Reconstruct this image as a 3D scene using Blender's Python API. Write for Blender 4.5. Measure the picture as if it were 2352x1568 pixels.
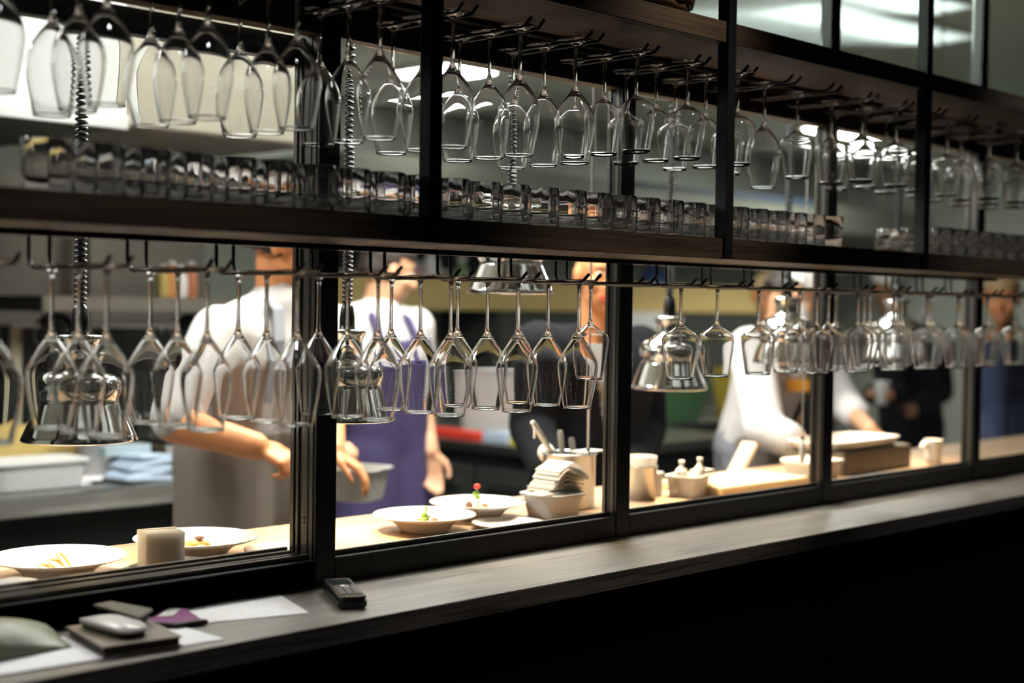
import bpy, bmesh, math, random
from mathutils import Vector, Matrix, Euler
random.seed(7)
for o in list(bpy.data.objects):
    bpy.data.objects.remove(o, do_unlink=True)
S = bpy.context.scene
C = S.collection
PI = math.pi

# ------------------------------------------------------------------ camera
CAM = Vector((0.0, -2.0, 1.5))
YAW, PIT, ROL = math.radians(45.1307), math.radians(1.4413), math.radians(0.8136)
fw = Vector((math.cos(PIT)*math.sin(YAW), math.cos(PIT)*math.cos(YAW), -math.sin(PIT)))
r0 = Vector((math.cos(YAW), -math.sin(YAW), 0.0)); u0 = r0.cross(fw)
rt = math.cos(ROL)*r0 + math.sin(ROL)*u0
up = -math.sin(ROL)*r0 + math.cos(ROL)*u0
cd = bpy.data.cameras.new('camera'); cam = bpy.data.objects.new('camera', cd); C.objects.link(cam)
cam.matrix_world = Matrix(((rt.x, up.x, -fw.x, CAM.x), (rt.y, up.y, -fw.y, CAM.y), (rt.z, up.z, -fw.z, CAM.z), (0, 0, 0, 1)))
cd.lens = 50; cd.sensor_width = 36; cd.clip_start = 0.05; cd.clip_end = 60
cd.dof.use_dof = True; cd.dof.focus_distance = 2.72; cd.dof.aperture_fstop = 1.9
S.camera = cam
F = 2352*50/36.0
def at(px, py, Y):
    """the point of the photograph's (px, py) at depth Y behind the window"""
    d = fw + (px-1176)/F*rt - (py-784)/F*up
    return CAM + d*((Y-CAM.y)/d.y)
def atz(px, py, Z):
    d = fw + (px-1176)/F*rt - (py-784)/F*up
    return CAM + d*((Z-CAM.z)/d.z)

# ------------------------------------------------------------------ view, world
S.view_settings.view_transform = 'Standard'; S.view_settings.look = 'None'
S.view_settings.gamma = 1.0; S.view_settings.use_curve_mapping = False
S.view_settings.exposure = 0.0
w = bpy.data.worlds.new('world'); S.world = w; w.use_nodes = True
w.node_tree.nodes['Background'].inputs[0].default_value = (0.9, 0.95, 1.0, 1)
w.node_tree.nodes['Background'].inputs[1].default_value = 0.012
cy = S.cycles
cy.max_bounces = 22; cy.transmission_bounces = 22; cy.glossy_bounces = 6; cy.diffuse_bounces = 3; cy.transparent_max_bounces = 24
cy.caustics_reflective = False; cy.caustics_refractive = False
cy.sample_clamp_indirect = 6.0; cy.blur_glossy = 0.5
cy.use_denoising = True
try: cy.denoiser = 'OPENIMAGEDENOISE'
except Exception: pass

# ------------------------------------------------------------------ lights
def light(name, kind, loc, energy, col=(1, 1, 1), target=None, **k):
    l = bpy.data.lights.new(name, kind); l.energy = energy; l.color = col
    for a, b in k.items(): setattr(l, a, b)
    o = bpy.data.objects.new(name, l); C.objects.link(o); o.location = loc
    if target is not None:
        o.rotation_euler = (Vector(target)-Vector(loc)).to_track_quat('-Z', 'Y').to_euler()
    return o
# restaurant side: added spots out of view that light the worktop
light('dining_fill_spot', 'SPOT', (2.4, -.72, 2.9), 62, (1.0, 0.90, 0.78), (2.1, -0.13, 1.0), spot_size=math.radians(40), spot_blend=0.9, shadow_soft_size=0.07)
light('dining_fill_spot', 'SPOT', (0.9, -.72, 2.9), 26, (0.93, 0.96, 1.0), (1.15, -0.13, 1.0), spot_size=math.radians(36), spot_blend=0.9, shadow_soft_size=0.07)
light('dining_fill_spot', 'SPOT', (4.0, -.72, 2.9), 40, (0.95, 0.97, 1.0), (3.5, -0.13, 1.0), spot_size=math.radians(40), spot_blend=0.9, shadow_soft_size=0.07)
PANEL_STRENGTH = 42.0
HEAT_SPOT = 24.0

# ------------------------------------------------------------------ materials
def nmat(name):
    m = bpy.data.materials.new(name); m.use_nodes = True
    return m, m.node_tree, m.node_tree.nodes, m.node_tree.links
MC = {}
def mat(name, col=(.5, .5, .5), rough=.5, metal=0.0, spec=.5, emit=None, es=0.0, trans=0.0, ior=1.45, var=0.0, scale=30.0, sss=0.0, bump=0.0, coat=0.0):
    if name in MC: return MC[name]
    m, nt, N, L = nmat(name); b = N['Principled BSDF']
    b.inputs['Base Color'].default_value = (*col, 1); b.inputs['Roughness'].default_value = rough
    b.inputs['Metallic'].default_value = metal; b.inputs['Specular IOR Level'].default_value = spec
    b.inputs['IOR'].default_value = ior; b.inputs['Transmission Weight'].default_value = trans
    b.inputs['Coat Weight'].default_value = coat
    if sss:
        b.inputs['Subsurface Weight'].default_value = sss; b.inputs['Subsurface Radius'].default_value = (.02, .008, .004)
    if emit: b.inputs['Emission Color'].default_value = (*emit, 1); b.inputs['Emission Strength'].default_value = es
    if var or bump:
        tc = N.new('ShaderNodeTexCoord'); n = N.new('ShaderNodeTexNoise'); n.inputs['Scale'].default_value = scale; n.inputs['Detail'].default_value = 4
        L.new(tc.outputs['Object'], n.inputs['Vector'])
        if var:
            mx = N.new('ShaderNodeMix'); mx.data_type = 'RGBA'
            mx.inputs[6].default_value = (*[c*(1-var) for c in col], 1); mx.inputs[7].default_value = (*[min(1, c*(1+var)) for c in col], 1)
            L.new(n.outputs['Fac'], mx.inputs[0]); L.new(mx.outputs[2], b.inputs['Base Color'])
        if bump:
            bp = N.new('ShaderNodeBump'); bp.inputs['Strength'].default_value = bump; bp.inputs['Distance'].default_value = .01
            L.new(n.outputs['Fac'], bp.inputs['Height']); L.new(bp.outputs['Normal'], b.inputs['Normal'])
    MC[name] = m; return m
def wood(name, c1, c2, rough=.5, axis=0, sc=1.0, pore=0.6, spec=.5):
    m, nt, N, L = nmat(name); b = N['Principled BSDF']
    tc = N.new('ShaderNodeTexCoord'); mp = N.new('ShaderNodeMapping')
    s = [26*sc]*3; s[axis] = 1.3*sc; mp.inputs['Scale'].default_value = s
    n = N.new('ShaderNodeTexNoise'); n.inputs['Scale'].default_value = 1.0; n.inputs['Detail'].default_value = 8; n.inputs['Distortion'].default_value = 1.2
    mp2 = N.new('ShaderNodeMapping'); s2 = [150*sc]*3; s2[axis] = 5*sc; mp2.inputs['Scale'].default_value = s2
    n2 = N.new('ShaderNodeTexNoise'); n2.inputs['Scale'].default_value = 1.0; n2.inputs['Detail'].default_value = 3
    rp = N.new('ShaderNodeValToRGB'); rp.color_ramp.elements[0].position = .3; rp.color_ramp.elements[1].position = .72
    rp.color_ramp.elements[0].color = (*c1, 1); rp.color_ramp.elements[1].color = (*c2, 1)
    r2 = N.new('ShaderNodeValToRGB'); r2.color_ramp.elements[0].position = .36; r2.color_ramp.elements[1].position = .46
    r2.color_ramp.elements[0].color = (1-pore, 1-pore, 1-pore, 1); r2.color_ramp.elements[1].color = (1, 1, 1, 1)
    mx = N.new('ShaderNodeMix'); mx.data_type = 'RGBA'; mx.blend_type = 'MULTIPLY'; mx.inputs[0].default_value = 1
    bp = N.new('ShaderNodeBump'); bp.inputs['Strength'].default_value = .25; bp.inputs['Distance'].default_value = .002
    L.new(tc.outputs['Object'], mp.inputs[0]); L.new(tc.outputs['Object'], mp2.inputs[0])
    L.new(mp.outputs[0], n.inputs['Vector']); L.new(mp2.outputs[0], n2.inputs['Vector'])
    L.new(n.outputs['Fac'], rp.inputs[0]); L.new(n2.outputs['Fac'], r2.inputs[0])
    L.new(rp.outputs[0], mx.inputs[6]); L.new(r2.outputs[0], mx.inputs[7]); L.new(mx.outputs[2], b.inputs['Base Color'])
    L.new(n2.outputs['Fac'], bp.inputs['Height']); L.new(bp.outputs['Normal'], b.inputs['Normal'])
    b.inputs['Roughness'].default_value = rough; b.inputs['Specular IOR Level'].default_value = spec
    return m
def glass(name, col=(1, 1, 1), ior=1.5, rough=0.0):
    m, nt, N, L = nmat(name); N.remove(N['Principled BSDF'])
    g = N.new('ShaderNodeBsdfGlass'); g.inputs['Color'].default_value = (*col, 1); g.inputs['IOR'].default_value = ior; g.inputs['Roughness'].default_value = rough
    L.new(g.outputs[0], N['Material Output'].inputs[0]); return m
def pane_mat(name, tint=(1, 1, 1), ior=1.45, dust=0.0):
    m, nt, N, L = nmat(name); N.remove(N['Principled BSDF'])
    t = N.new('ShaderNodeBsdfTransparent'); t.inputs[0].default_value = (*tint, 1)
    g = N.new('ShaderNodeBsdfGlossy'); g.inputs['Roughness'].default_value = 0.0; g.inputs['Color'].default_value = (1, 1, 1, 1)
    f = N.new('ShaderNodeFresnel'); ge = N.new('ShaderNodeNewGeometry')   # same reflectance on both faces of the sheet
    mr = N.new('ShaderNodeMapRange'); mr.inputs['To Min'].default_value = ior; mr.inputs['To Max'].default_value = 1/ior
    L.new(ge.outputs['Backfacing'], mr.inputs['Value']); L.new(mr.outputs[0], f.inputs['IOR'])
    mx = N.new('ShaderNodeMixShader'); L.new(f.outputs[0], mx.inputs[0]); L.new(t.outputs[0], mx.inputs[1]); L.new(g.outputs[0], mx.inputs[2])
    out = mx
    if dust:
        d = N.new('ShaderNodeBsdfDiffuse'); d.inputs[0].default_value = (.8, .75, .65, 1)
        tc = N.new('ShaderNodeTexCoord'); n = N.new('ShaderNodeTexNoise'); n.inputs['Scale'].default_value = 240; n.inputs['Detail'].default_value = 1
        n3 = N.new('ShaderNodeTexNoise'); n3.inputs['Scale'].default_value = 6
        rp = N.new('ShaderNodeValToRGB'); rp.color_ramp.elements[0].position = .70; rp.color_ramp.elements[1].position = .78
        rp.color_ramp.elements[1].color = (dust, dust, dust, 1)
        mu = N.new('ShaderNodeMath'); mu.operation = 'MULTIPLY'
        L.new(tc.outputs['Object'], n.inputs['Vector']); L.new(tc.outputs['Object'], n3.inputs['Vector'])
        L.new(n.outputs['Fac'], rp.inputs[0]); L.new(rp.outputs[0], mu.inputs[0]); L.new(n3.outputs['Fac'], mu.inputs[1])
        m2 = N.new('ShaderNodeMixShader'); L.new(mu.outputs[0], m2.inputs[0]); L.new(mx.outputs[0], m2.inputs[1]); L.new(d.outputs[0], m2.inputs[2]); out = m2
    L.new(out.outputs[0], N['Material Output'].inputs[0]); return m
def emis(name, col, s):
    m, nt, N, L = nmat(name); N.remove(N['Principled BSDF'])
    e = N.new('ShaderNodeEmission'); e.inputs[0].default_value = (*col, 1); e.inputs[1].default_value = s
    L.new(e.outputs[0], N['Material Output'].inputs[0]); return m

M_BLACK = mat('black_steel', (.012, .012, .013), .42, spec=.4)
M_FRAME = mat('black_window_frame', (.014, .015, .015), .36, spec=.5)
M_JAMB = mat('dark_bronze_channel', (.12, .112, .095), .32, metal=.6)
M_SHELF = wood('dark_stained_oak', (.034, .022, .012), (.105, .066, .037), .55, pore=.4)
M_TOP = wood('grey_brown_oak', (.10, .085, .070), (.21, .18, .15), .42, pore=.5, spec=.6)
M_PANEL = wood('black_brown_panel', (.006, .005, .004), (.011, .009, .007), .6, axis=2, spec=.2)
M_PASS = wood('light_oak_pass', (.36, .225, .125), (.52, .35, .21), .45, pore=.2)
M_GLASS = glass('crystal_glass', (1, 1, 1), 1.5)
M_TUMB = glass('tumbler_glass', (1, 1, 1), 1.45)
M_PANE = pane_mat('window_glass', (.96, .98, .97), dust=.25)
M_FLUTE = glass('fluted_glass', (.80, .87, .84), 1.3, .03)
M_CHROME = mat('polished_chrome', (.88, .88, .86), .05, metal=1)
M_STEEL = mat('brushed_stainless', (.50, .51, .49), .30, metal=1, var=.08, scale=8)
M_STEELD = mat('dull_stainless', (.25, .23, .19), .42, metal=.85, var=.12, scale=5)
M_WHITE = mat('white_china', (.86, .85, .82), .18, coat=.3)
M_PLASTIC = mat('white_plastic', (.80, .79, .77), .4)
M_CLEARP = mat('translucent_plastic', (.86, .86, .86), .3, trans=.35, ior=1.2)
M_PAPER = mat('white_paper', (.74, .72, .74), .8)
M_NAPKIN, _nt, _N, _L = nmat('white_napkin'); _N.remove(_N['Principled BSDF'])
_d = _N.new('ShaderNodeBsdfDiffuse'); _d.inputs[0].default_value = (.82, .80, .76, 1)
_t = _N.new('ShaderNodeBsdfTranslucent'); _t.inputs[0].default_value = (.82, .80, .76, 1)
_m = _N.new('ShaderNodeMixShader'); _m.inputs[0].default_value = .45
_L.new(_d.outputs[0], _m.inputs[1]); _L.new(_t.outputs[0], _m.inputs[2]); _L.new(_m.outputs[0], _N['Material Output'].inputs[0])
M_CLOTHW = mat('white_chef_cotton', (.60, .565, .545), .9, var=.05, scale=9, bump=.9)
M_TAUPE = mat('taupe_apron_cotton', (.215, .18, .15), .9, var=.08, scale=14, bump=.2)
M_GREYP = mat('grey_trouser_cotton', (.21, .21, .23), .9, var=.06)
M_PURPLE = mat('violet_apron_cotton', (.050, .037, .105), .85, var=.15, scale=10, bump=.2)
M_BLACKC = mat('black_wool_jacket', (.011, .011, .013), .95, spec=.15, var=.2)
M_BROWNC = mat('dark_brown_trouser', (.035, .024, .018), .85)
M_NAVY = mat('navy_suit', (.045, .06, .13), .8, var=.1)
M_STRAP = mat('grey_apron_strap', (.27, .28, .31), .9)
M_SKIN = mat('tanned_skin', (.74, .31, .13), .5, var=.08, scale=20, sss=.08)
M_SKINP = mat('fair_skin', (.64, .345, .20), .5, var=.06, scale=20, sss=.08)
M_SKIND = mat('brown_skin', (.36, .17, .09), .5, var=.06, scale=20)
M_LIP = mat('red_lips', (.75, .06, .04), .4)
M_LIPN = mat('natural_lips', (.55, .22, .17), .5)
M_EYE = mat('eye_white', (.65, .62, .58), .2)
M_IRIS = mat('dark_iris', (.03, .02, .015), .2)
M_HAIRD = mat('dark_hair', (.022, .014, .010), .6, var=.3, scale=60)
M_HAIRB = mat('blond_hair', (.48, .34, .17), .6, var=.3, scale=60)
M_RUBBER = mat('black_cord_rubber', (.008, .009, .010), .3)
M_KWALL = mat('kitchen_wall_grey_green', (.42, .45, .39), .6, var=.05, scale=2)
M_KCEIL = mat('kitchen_ceiling_white', (.84, .87, .82), .8)
M_FLOOR = mat('dark_floor_tile', (.035, .033, .03), .5, var=.2, scale=3)
M_DARK = mat('dining_ceiling_black', (.008, .008, .008), .8)
M_OVEN = mat('black_oven_enamel', (.010, .012, .012), .25)
M_CARD = mat('ochre_cardboard', (.50, .36, .12), .8)
M_YEL = mat('yellow_board', (.62, .46, .18), .6)
M_YELP = mat('bright_yellow_pack', (.85, .72, .05), .5)
M_RED = mat('red_plastic_tray', (.72, .05, .03), .4)
M_BLUE = mat('blue_film', (.05, .12, .35), .4)
M_BLUEL = mat('pale_blue_wrap', (.46, .54, .66), .5)
M_GREEN = mat('green_plastic_tub', (.13, .30, .14), .5)
M_LEAF = mat('herb_leaf', (.22, .38, .05), .5)
M_FOODY = mat('golden_food', (.75, .48, .12), .5, var=.25, scale=80)
M_FOODB = mat('browned_food', (.25, .12, .06), .6, var=.3, scale=80)
M_FOODR = mat('red_flower', (.70, .04, .03), .5)
M_BOARD = mat('pale_wood_board', (.80, .62, .36), .5, var=.06, scale=6)

# ------------------------------------------------------------------ geometry helpers
class MB:
    def __init__(s): s.v = []; s.f = []; s.sm = []
    def add(s, vs, fs, smooth=False):
        b = len(s.v); s.v += [tuple(x) for x in vs]
        for q in fs: s.f.append([b+i for i in q]); s.sm.append(smooth)
        return s
    def box(s, a, b):
        x0, y0, z0 = a; x1, y1, z1 = b
        v = [(x0, y0, z0), (x1, y0, z0), (x1, y1, z0), (x0, y1, z0), (x0, y0, z1), (x1, y0, z1), (x1, y1, z1), (x0, y1, z1)]
        return s.add(v, [(0, 3, 2, 1), (4, 5, 6, 7), (0, 1, 5, 4), (1, 2, 6, 5), (2, 3, 7, 6), (3, 0, 4, 7)])
    def obox(s, c, sx, sy, sz, rz=0.0, rx=0.0, ry=0.0):
        R = Euler((rx, ry, rz)).to_matrix(); c = Vector(c)
        v = [c + R @ Vector((i*sx/2, j*sy/2, k*sz/2)) for k in (-1, 1) for i, j in ((-1, -1), (1, -1), (1, 1), (-1, 1))]
        return s.add(v, [(0, 3, 2, 1), (4, 5, 6, 7), (0, 1, 5, 4), (1, 2, 6, 5), (2, 3, 7, 6), (3, 0, 4, 7)])
    def tube(s, path, r, n=10, cap=True):
        path = [Vector(p) for p in path]; rs = r if isinstance(r, (list, tuple)) else [r]*len(path)
        vs = []; fs = []; prev = None
        for i, p in enumerate(path):
            t = (path[min(i+1, len(path)-1)] - path[max(i-1, 0)]).normalized()
            if prev is None:
                a = Vector((0, 0, 1)) if abs(t.z) < .9 else Vector((1, 0, 0)); x = t.cross(a).normalized()
            else:
                x = (prev - t*prev.dot(t)).normalized()
            prev = x; y = t.cross(x)
            for k in range(n):
                an = 2*PI*k/n; vs.append(p + rs[i]*(math.cos(an)*x + math.sin(an)*y))
        for i in range(len(path)-1):
            for k in range(n):
                a = i*n+k; b = i*n+(k+1) % n; fs.append((a, b, b+n, a+n))
        s.add(vs, fs, True)
        if cap:
            s.add(vs[:n], [tuple(range(n-1, -1, -1))]); s.add(vs[-n:], [tuple(range(n))])
        return s
    def lathe(s, prof, c=(0, 0, 0), n=32, smooth=True, flip=False, sx=1.0, sy=1.0):
        """prof: (r, z) pairs; r == 0 collapses to a pole"""
        vs = []; rows = []
        for r, z in prof:
            if r <= 1e-7: rows.append([len(vs)]); vs.append((c[0], c[1], c[2]+z))
            else:
                rows.append(list(range(len(vs), len(vs)+n)))
                for k in range(n):
                    a = 2*PI*k/n; vs.append((c[0]+sx*r*math.cos(a), c[1]+sy*r*math.sin(a), c[2]+z))
        fs = []
        for A, B in zip(rows[:-1], rows[1:]):
            for k in range(n):
                k2 = (k+1) % n
                if len(A) == 1 and len(B) == 1: continue
                if len(A) == 1: q = (A[0], B[k2], B[k])
                elif len(B) == 1: q = (A[k], A[k2], B[0])
                else: q = (A[k], A[k2], B[k2], B[k])
                fs.append(q[::-1] if flip else q)
        return s.add(vs, fs, smooth)
    def ball(s, c, r, n=14, m=9, R=None):
        if not isinstance(r, (tuple, list)): r = (r, r, r)
        prof = [(math.sin(PI*i/m), -math.cos(PI*i/m)) for i in range(m+1)]
        t = MB().lathe([(0 if i in (0, m) else a, b) for i, (a, b) in enumerate(prof)], n=n)
        vs = []
        for v in t.v:
            q = Vector((v[0]*r[0], v[1]*r[1], v[2]*r[2]))
            if R is not None: q = R @ q
            vs.append(q + Vector(c))
        return s.add(vs, t.f, True)
    def capsule(s, p0, a0, p1, a1, n=14):
        p0 = Vector(p0); p1 = Vector(p1); d = p1-p0; L = d.length
        if L < 1e-6: return s.ball(p0, a0)
        R = d.to_track_quat('Z', 'Y').to_matrix()
        prof = [(0, -a0)] + [(a0*math.sin(PI/2*i/4), -a0*math.cos(PI/2*i/4)) for i in range(1, 5)]
        prof += [(a0+(a1-a0)*i/4, L*i/4) for i in range(1, 4)]
        prof += [(a1*math.cos(PI/2*i/4), L+a1*math.sin(PI/2*i/4)) for i in range(0, 4)] + [(0, L+a1)]
        t = MB().lathe(prof, n=n)
        return s.add([R @ Vector(v) + p0 for v in t.v], t.f, True)
    def prism(s, pts, z0, z1):
        n = len(pts); v = [(x, y, z0) for x, y in pts] + [(x, y, z1) for x, y in pts]
        f = [tuple(range(n-1, -1, -1)), tuple(range(n, 2*n))] + [(i, (i+1) % n, n+(i+1) % n, n+i) for i in range(n)]
        return s.add(v, f)
    def mesh(s, name):
        me = bpy.data.meshes.new(name); me.from_pydata(s.v, [], s.f); me.update()
        for p, q in zip(me.polygons, s.sm): p.use_smooth = q
        return me
    def build(s, name, m, parent=None, loc=None, rz=0.0, bevel=0.0, origin=None, fixn=False):
        if origin is not None:
            og = Vector(origin); s.v = [tuple(Vector(v)-og) for v in s.v]; loc = og
        me = s.mesh(name)
        if m: me.materials.append(m)
        if bevel or fixn:
            bm = bmesh.new(); bm.from_mesh(me)
            bmesh.ops.remove_doubles(bm, verts=bm.verts, dist=1e-6)
            bmesh.ops.recalc_face_normals(bm, faces=bm.faces)
            if bevel:
                ed = [e for e in bm.edges if len(e.link_faces) == 2 and e.calc_face_angle(0) > .6]
                bmesh.ops.bevel(bm, geom=ed, offset=bevel, segments=2, affect='EDGES', clamp_overlap=True)
            bm.to_mesh(me); bm.free()
        o = bpy.data.objects.new(name, me); C.objects.link(o)
        if parent is not None:
            o.parent = parent
            if origin is not None or loc is not None:
                o.location = Vector(loc) - parent_world(parent)
            else:
                o.location = -parent_world(parent)
                me.transform(Matrix.Identity(4))
        elif loc is not None: o.location = loc
        if rz: o.rotation_euler.z = rz
        return o
def parent_world(p):
    w_ = Vector((0, 0, 0))
    while p is not None: w_ = w_ + p.location; p = p.parent
    return w_
def tag(o, label, cat, group=None, kind=None):
    o['label'] = label; o['category'] = cat
    if group: o['group'] = group
    if kind: o['kind'] = kind
    return o
def thing(name, loc, label, cat, group=None):
    o = bpy.data.objects.new(name, None); o.empty_display_size = .05; C.objects.link(o); o.location = loc
    return tag(o, label, cat, group)
def struct(name, loc=(0, 0, 0), cat='window', label=None):
    o = bpy.data.objects.new(name, None); o.empty_display_size = .05; C.objects.link(o); o.location = loc
    o['kind'] = 'structure'
    if label: o['label'] = label; o['category'] = cat
    return o
def sbox(name, a, b, m, label=None, cat=None, bevel=0.0):
    c = [(i+j)/2 for i, j in zip(a, b)]; c[2] = a[2]
    o = MB().box(a, b).build(name, m, origin=c, bevel=bevel); o['kind'] = 'structure'
    if label: o['label'] = label; o['category'] = cat
    return o
def copy_tree(o, parent=None):
    c = o.copy(); C.objects.link(c)
    if parent is not None: c.parent = parent
    for ch in list(o.children): copy_tree(ch, c)
    return c
ORD = ['zeroth', 'first', 'second', 'third', 'fourth', 'fifth', 'sixth', 'seventh', 'eighth', 'ninth', 'tenth', 'eleventh', 'twelfth', 'thirteenth', 'fourteenth', 'fifteenth', 'sixteenth']
POSTN = {0: 'left post', 1: 'middle post', 2: 'right post'}

PX = lambda j: 1.575 + .811*j       # centres of the black posts
RK = lambda k: 1.811 + .1622*k      # centres of the glass channels
MR = lambda j: 1.574 + .811*j       # right faces of the window mullions
ZC, ZS0, ZS1, ZU0, ZU1 = 1.0, 1.602, 1.644, 2.043, 2.086
XL, XR = 0.25, 5.0

# ================================================================== SETTING
sbox('floor', (-2, -3.5, -.05), (11, .06, 0), M_FLOOR)
sbox('floor_kitchen', (-2, .0605, -.05), (11, 5.2, 0), mat('kitchen_floor_tile', (.34, .33, .31), .4, var=.1, scale=4))
sbox('ceiling', (-2, -3.5, 3.0), (11, .06, 3.06), M_DARK)
o = sbox('ceiling_kitchen', (-2, .06, 2.7), (11, 5.2, 2.76), M_KCEIL)
sbox('wall_back', (-2, 4.5, 0), (11, 4.6, 2.7), M_KWALL)
sbox('wall_right', (10.5, .1, 0), (10.6, 4.5, 2.7), M_KWALL)
sbox('wall_left', (-1.9, .1, 0), (-1.8, 4.5, 2.7), M_KWALL)
sbox('wall_lower', (-1.8, .012, 0), (10.5, .07, .955), M_PANEL)

# header beam with its pale lip
hb = sbox('trim_1', (-.5, .006, 1.976), (6.6, .05, 2.12), M_SHELF)
lip = MB().box((-.5, .008, 1.9705), (6.6, .046, 1.9755)).build('lip', wood('pale_oak_lip', (.10, .07, .035), (.18, .13, .07), .5), hb)
st = MB().box((1.60, -.004, 2.026), (6.6, .005, 2.032)).build('light_line_strip', M_STEELD, hb)  # steel strip stands in for the line of light above the header

# ---- windows: each with bottom rail, panes, mullion
def stepped(x0, x1, steps):
    m = MB()
    for y0, y1, z0, z1 in steps: m.box((x0, y0, z0), (x1, y1, z1))
    return m
for j in range(-1, 5):
    x1 = MR(j); x0 = MR(j-1)
    wn = struct('window_%d' % (j+2), (x0, 0, 1.0))
    MB().box((x1-.045, .003, 1.0), (x1, .062 if j == 0 else .040, 3.0)).build('mullion', M_FRAME, wn, bevel=.0015)
    MB().box((x0+.0005, .004, 1.0), (x1-.0455, .050, 1.046)).build('bottom_rail', M_FRAME, wn, bevel=.0015)
    MB().box((x0+.0005, .022, 1.0465), (x1-.0455, .030, 1.055)).build('glazing_bead', M_JAMB, wn)
    pl = MB().box((x0+.001, .033, 1.047), (x1-.046, .039, 1.969)).build('pane', M_PANE, wn)
    # fluted transom pane above the header
    xa, xb = x0+.001, x1-.046; nr = int((xb-xa)/.0062)*6
    if j >= 1:
        v = []; fc = []
        for i in range(nr+1):
            x = xa+(xb-xa)*i/nr; d = .0008*math.sin(2*PI*i/6)
            v += [(x, .030, 2.121), (x, .030, 2.99), (x, .036+d, 2.121), (x, .036+d, 2.99)]
        fr_ = []; bk_ = []; cp_ = []
        for i in range(nr):
            a = 4*i; fr_ += [(a, a+4, a+5, a+1)]; bk_ += [(a+2, a+3, a+7, a+6)]; cp_ += [(a+1, a+5, a+7, a+3), (a, a+2, a+6, a+4)]
        cp_ += [(0, 1, 3, 2), (4*nr, 4*nr+2, 4*nr+3, 4*nr+1)]
        MB().add(v, fr_, False).add(v, bk_, True).add(v, cp_, False).build('fluted_pane', M_FLUTE, wn)
    else:
        MB().box((xa, .030, 2.121), (xb, .036, 2.99)).build('transom_panel', M_SHELF, wn)
    if j == 0:   # sliding sash: stepped track and jamb channels
        tr = stepped(x0-.5, x1-.047, [(.052, .060, 1.0, 1.052), (.067, .075, 1.0, 1.056), (.083, .092, 1.0, 1.060), (.004, .094, 1.0, 1.044)])
        tr.build('sliding_track', M_JAMB, wn)
        jb = MB()
        for a, b, c_ in ((.0015, .012, .020), (.0010, .028, .044), (.0035, .052, .0585), (.0060, .062, .072)):
            jb.box((x1-.0451-a, b, 1.046), (x1-.0440, c_, 1.968))
        jb.build('jamb_channel', M_JAMB, wn)
        sl = MB().box((x1-.5, .064, 1.93), (x1-.046, .092, 1.972)).box((x0-.5, .064, 1.934), (x1-.5, .092, 1.972))
        sl.build('top_track', M_FRAME, wn)
        sc = MB()
        for zz, xx in ((1.118, .0010), (1.110, .0010)):
            sc.tube([(x1-.0452-xx, .036, zz), (x1-.0472-xx, .036, zz)], .0022, 10)
        sc.build('screw', M_BLACK, wn)
    else:
        jb = MB()
        for a, c_ in ((.0015, .020), (.0030, .042)):
            jb.box((x1-.0451-a, c_-.008, 1.046), (x1-.0440, c_, 1.968))
        jb.build('jamb_channel', M_JAMB, wn)

# ================================================================== COUNTER (restaurant side)
ct = MB().box((-.3, -.255, .966), (5.6, .002, 1.0)).build('worktop', M_TOP, origin=(2.6, -.13, .966), bevel=.0015)
tag(ct, 'long dark grey-brown oak worktop running below the kitchen window', 'worktop')
cb = thing('counter_base', (2.6, -.1, 0), 'black-brown panelled counter front under the oak worktop', 'counter')
for i in range(-4, 10):
    x = 1.599+.4115*i
    MB().box((x+.0015, -.225, .02), (x+.410, -.205, .955)).build('panel', M_PANEL, cb, bevel=.001)
MB().box((-.3, -.204, .0), (5.6, .0, .965)).build('carcass', M_BLACK, cb)

# ================================================================== SHELF UNIT
su = thing('glass_shelf_unit', (2.6, -.12, ZS0), 'dark oak two-tier glass shelf hung on black steel posts over the counter', 'shelf')
MB().box((XL, -.2245, ZS0), (XR, -.004, ZS1-.004)).build('lower_shelf', M_SHELF, su)
MB().box((XL, -.2245, ZU0), (XR, -.004, ZU1-.004)).build('upper_shelf', M_SHELF, su)
MB().box((XL, -.0012, ZS0), (XR, .0022, 1.660)).build('back_ledge', M_SHELF, su)
for j in range(-2, 4):
    a = max(XL, PX(j)+.0145); b = min(XR, PX(j+1)-.0145)
    if b <= a: continue
    MB().box((a, -.245, ZS0), (b, -.225, ZS1)).build('fascia', M_SHELF, su, bevel=.001)
    MB().box((a, -.245, ZU0), (b, -.225, ZU1)).build('fascia', M_SHELF, su, bevel=.001)
for j in range(-1, 5):
    if PX(j) > XR: continue
    MB().box((PX(j)-.0135, -.250, ZS0), (PX(j)+.0135, -.222, 3.0)).build('post', M_BLACK, su, bevel=.001)

# ---- channel racks, one unit per bay
def rack(j, z, top, zr, name_row):
    """bar fixed under the shelf, ten bent rods making five channels"""
    x0 = 1.597+.811*j
    which = {-1: 'under the bay left of the left post', 0: 'between left and middle posts', 1: 'between middle and right posts', 2: 'right of the right post'}[j]
    g = thing('glass_rack', (x0+.399, -.1, top), 'black wire stemware rack under the %s shelf, %s' % (name_row, which), 'glass rack', 'black stemware racks')
    MB().box((x0, -.035, top-.009), (x0+.798, -.004, top-.0005)).build('mounting_bar', M_BLACK, g, bevel=.001)
    for i in range(5):
        X = RK(5*j-1+i)
        for s_ in (-1, 1):
            x = X+s_*.0165; p = [(x, -.013, top-.009), (x, -.013, zr+.024)]
            for q in range(1, 7):
                a = PI/2*q/6; p.append((x, -.013-.021*(1-math.cos(a)), zr+.024-.021*math.sin(a)))
            p += [(x, -.09, zr+.003), (x, -.17, zr+.003), (x, -.228, zr+.003)]
            for q in range(1, 5):
                a = math.radians(48)*q/4; p.append((x, -.228-.016*math.sin(a), zr+.003+.016*(1-math.cos(a))))
            p.append((x, -.250, zr+.017))
            MB().tube(p, .0031, 8).build('rod', M_BLACK, g)
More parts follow.
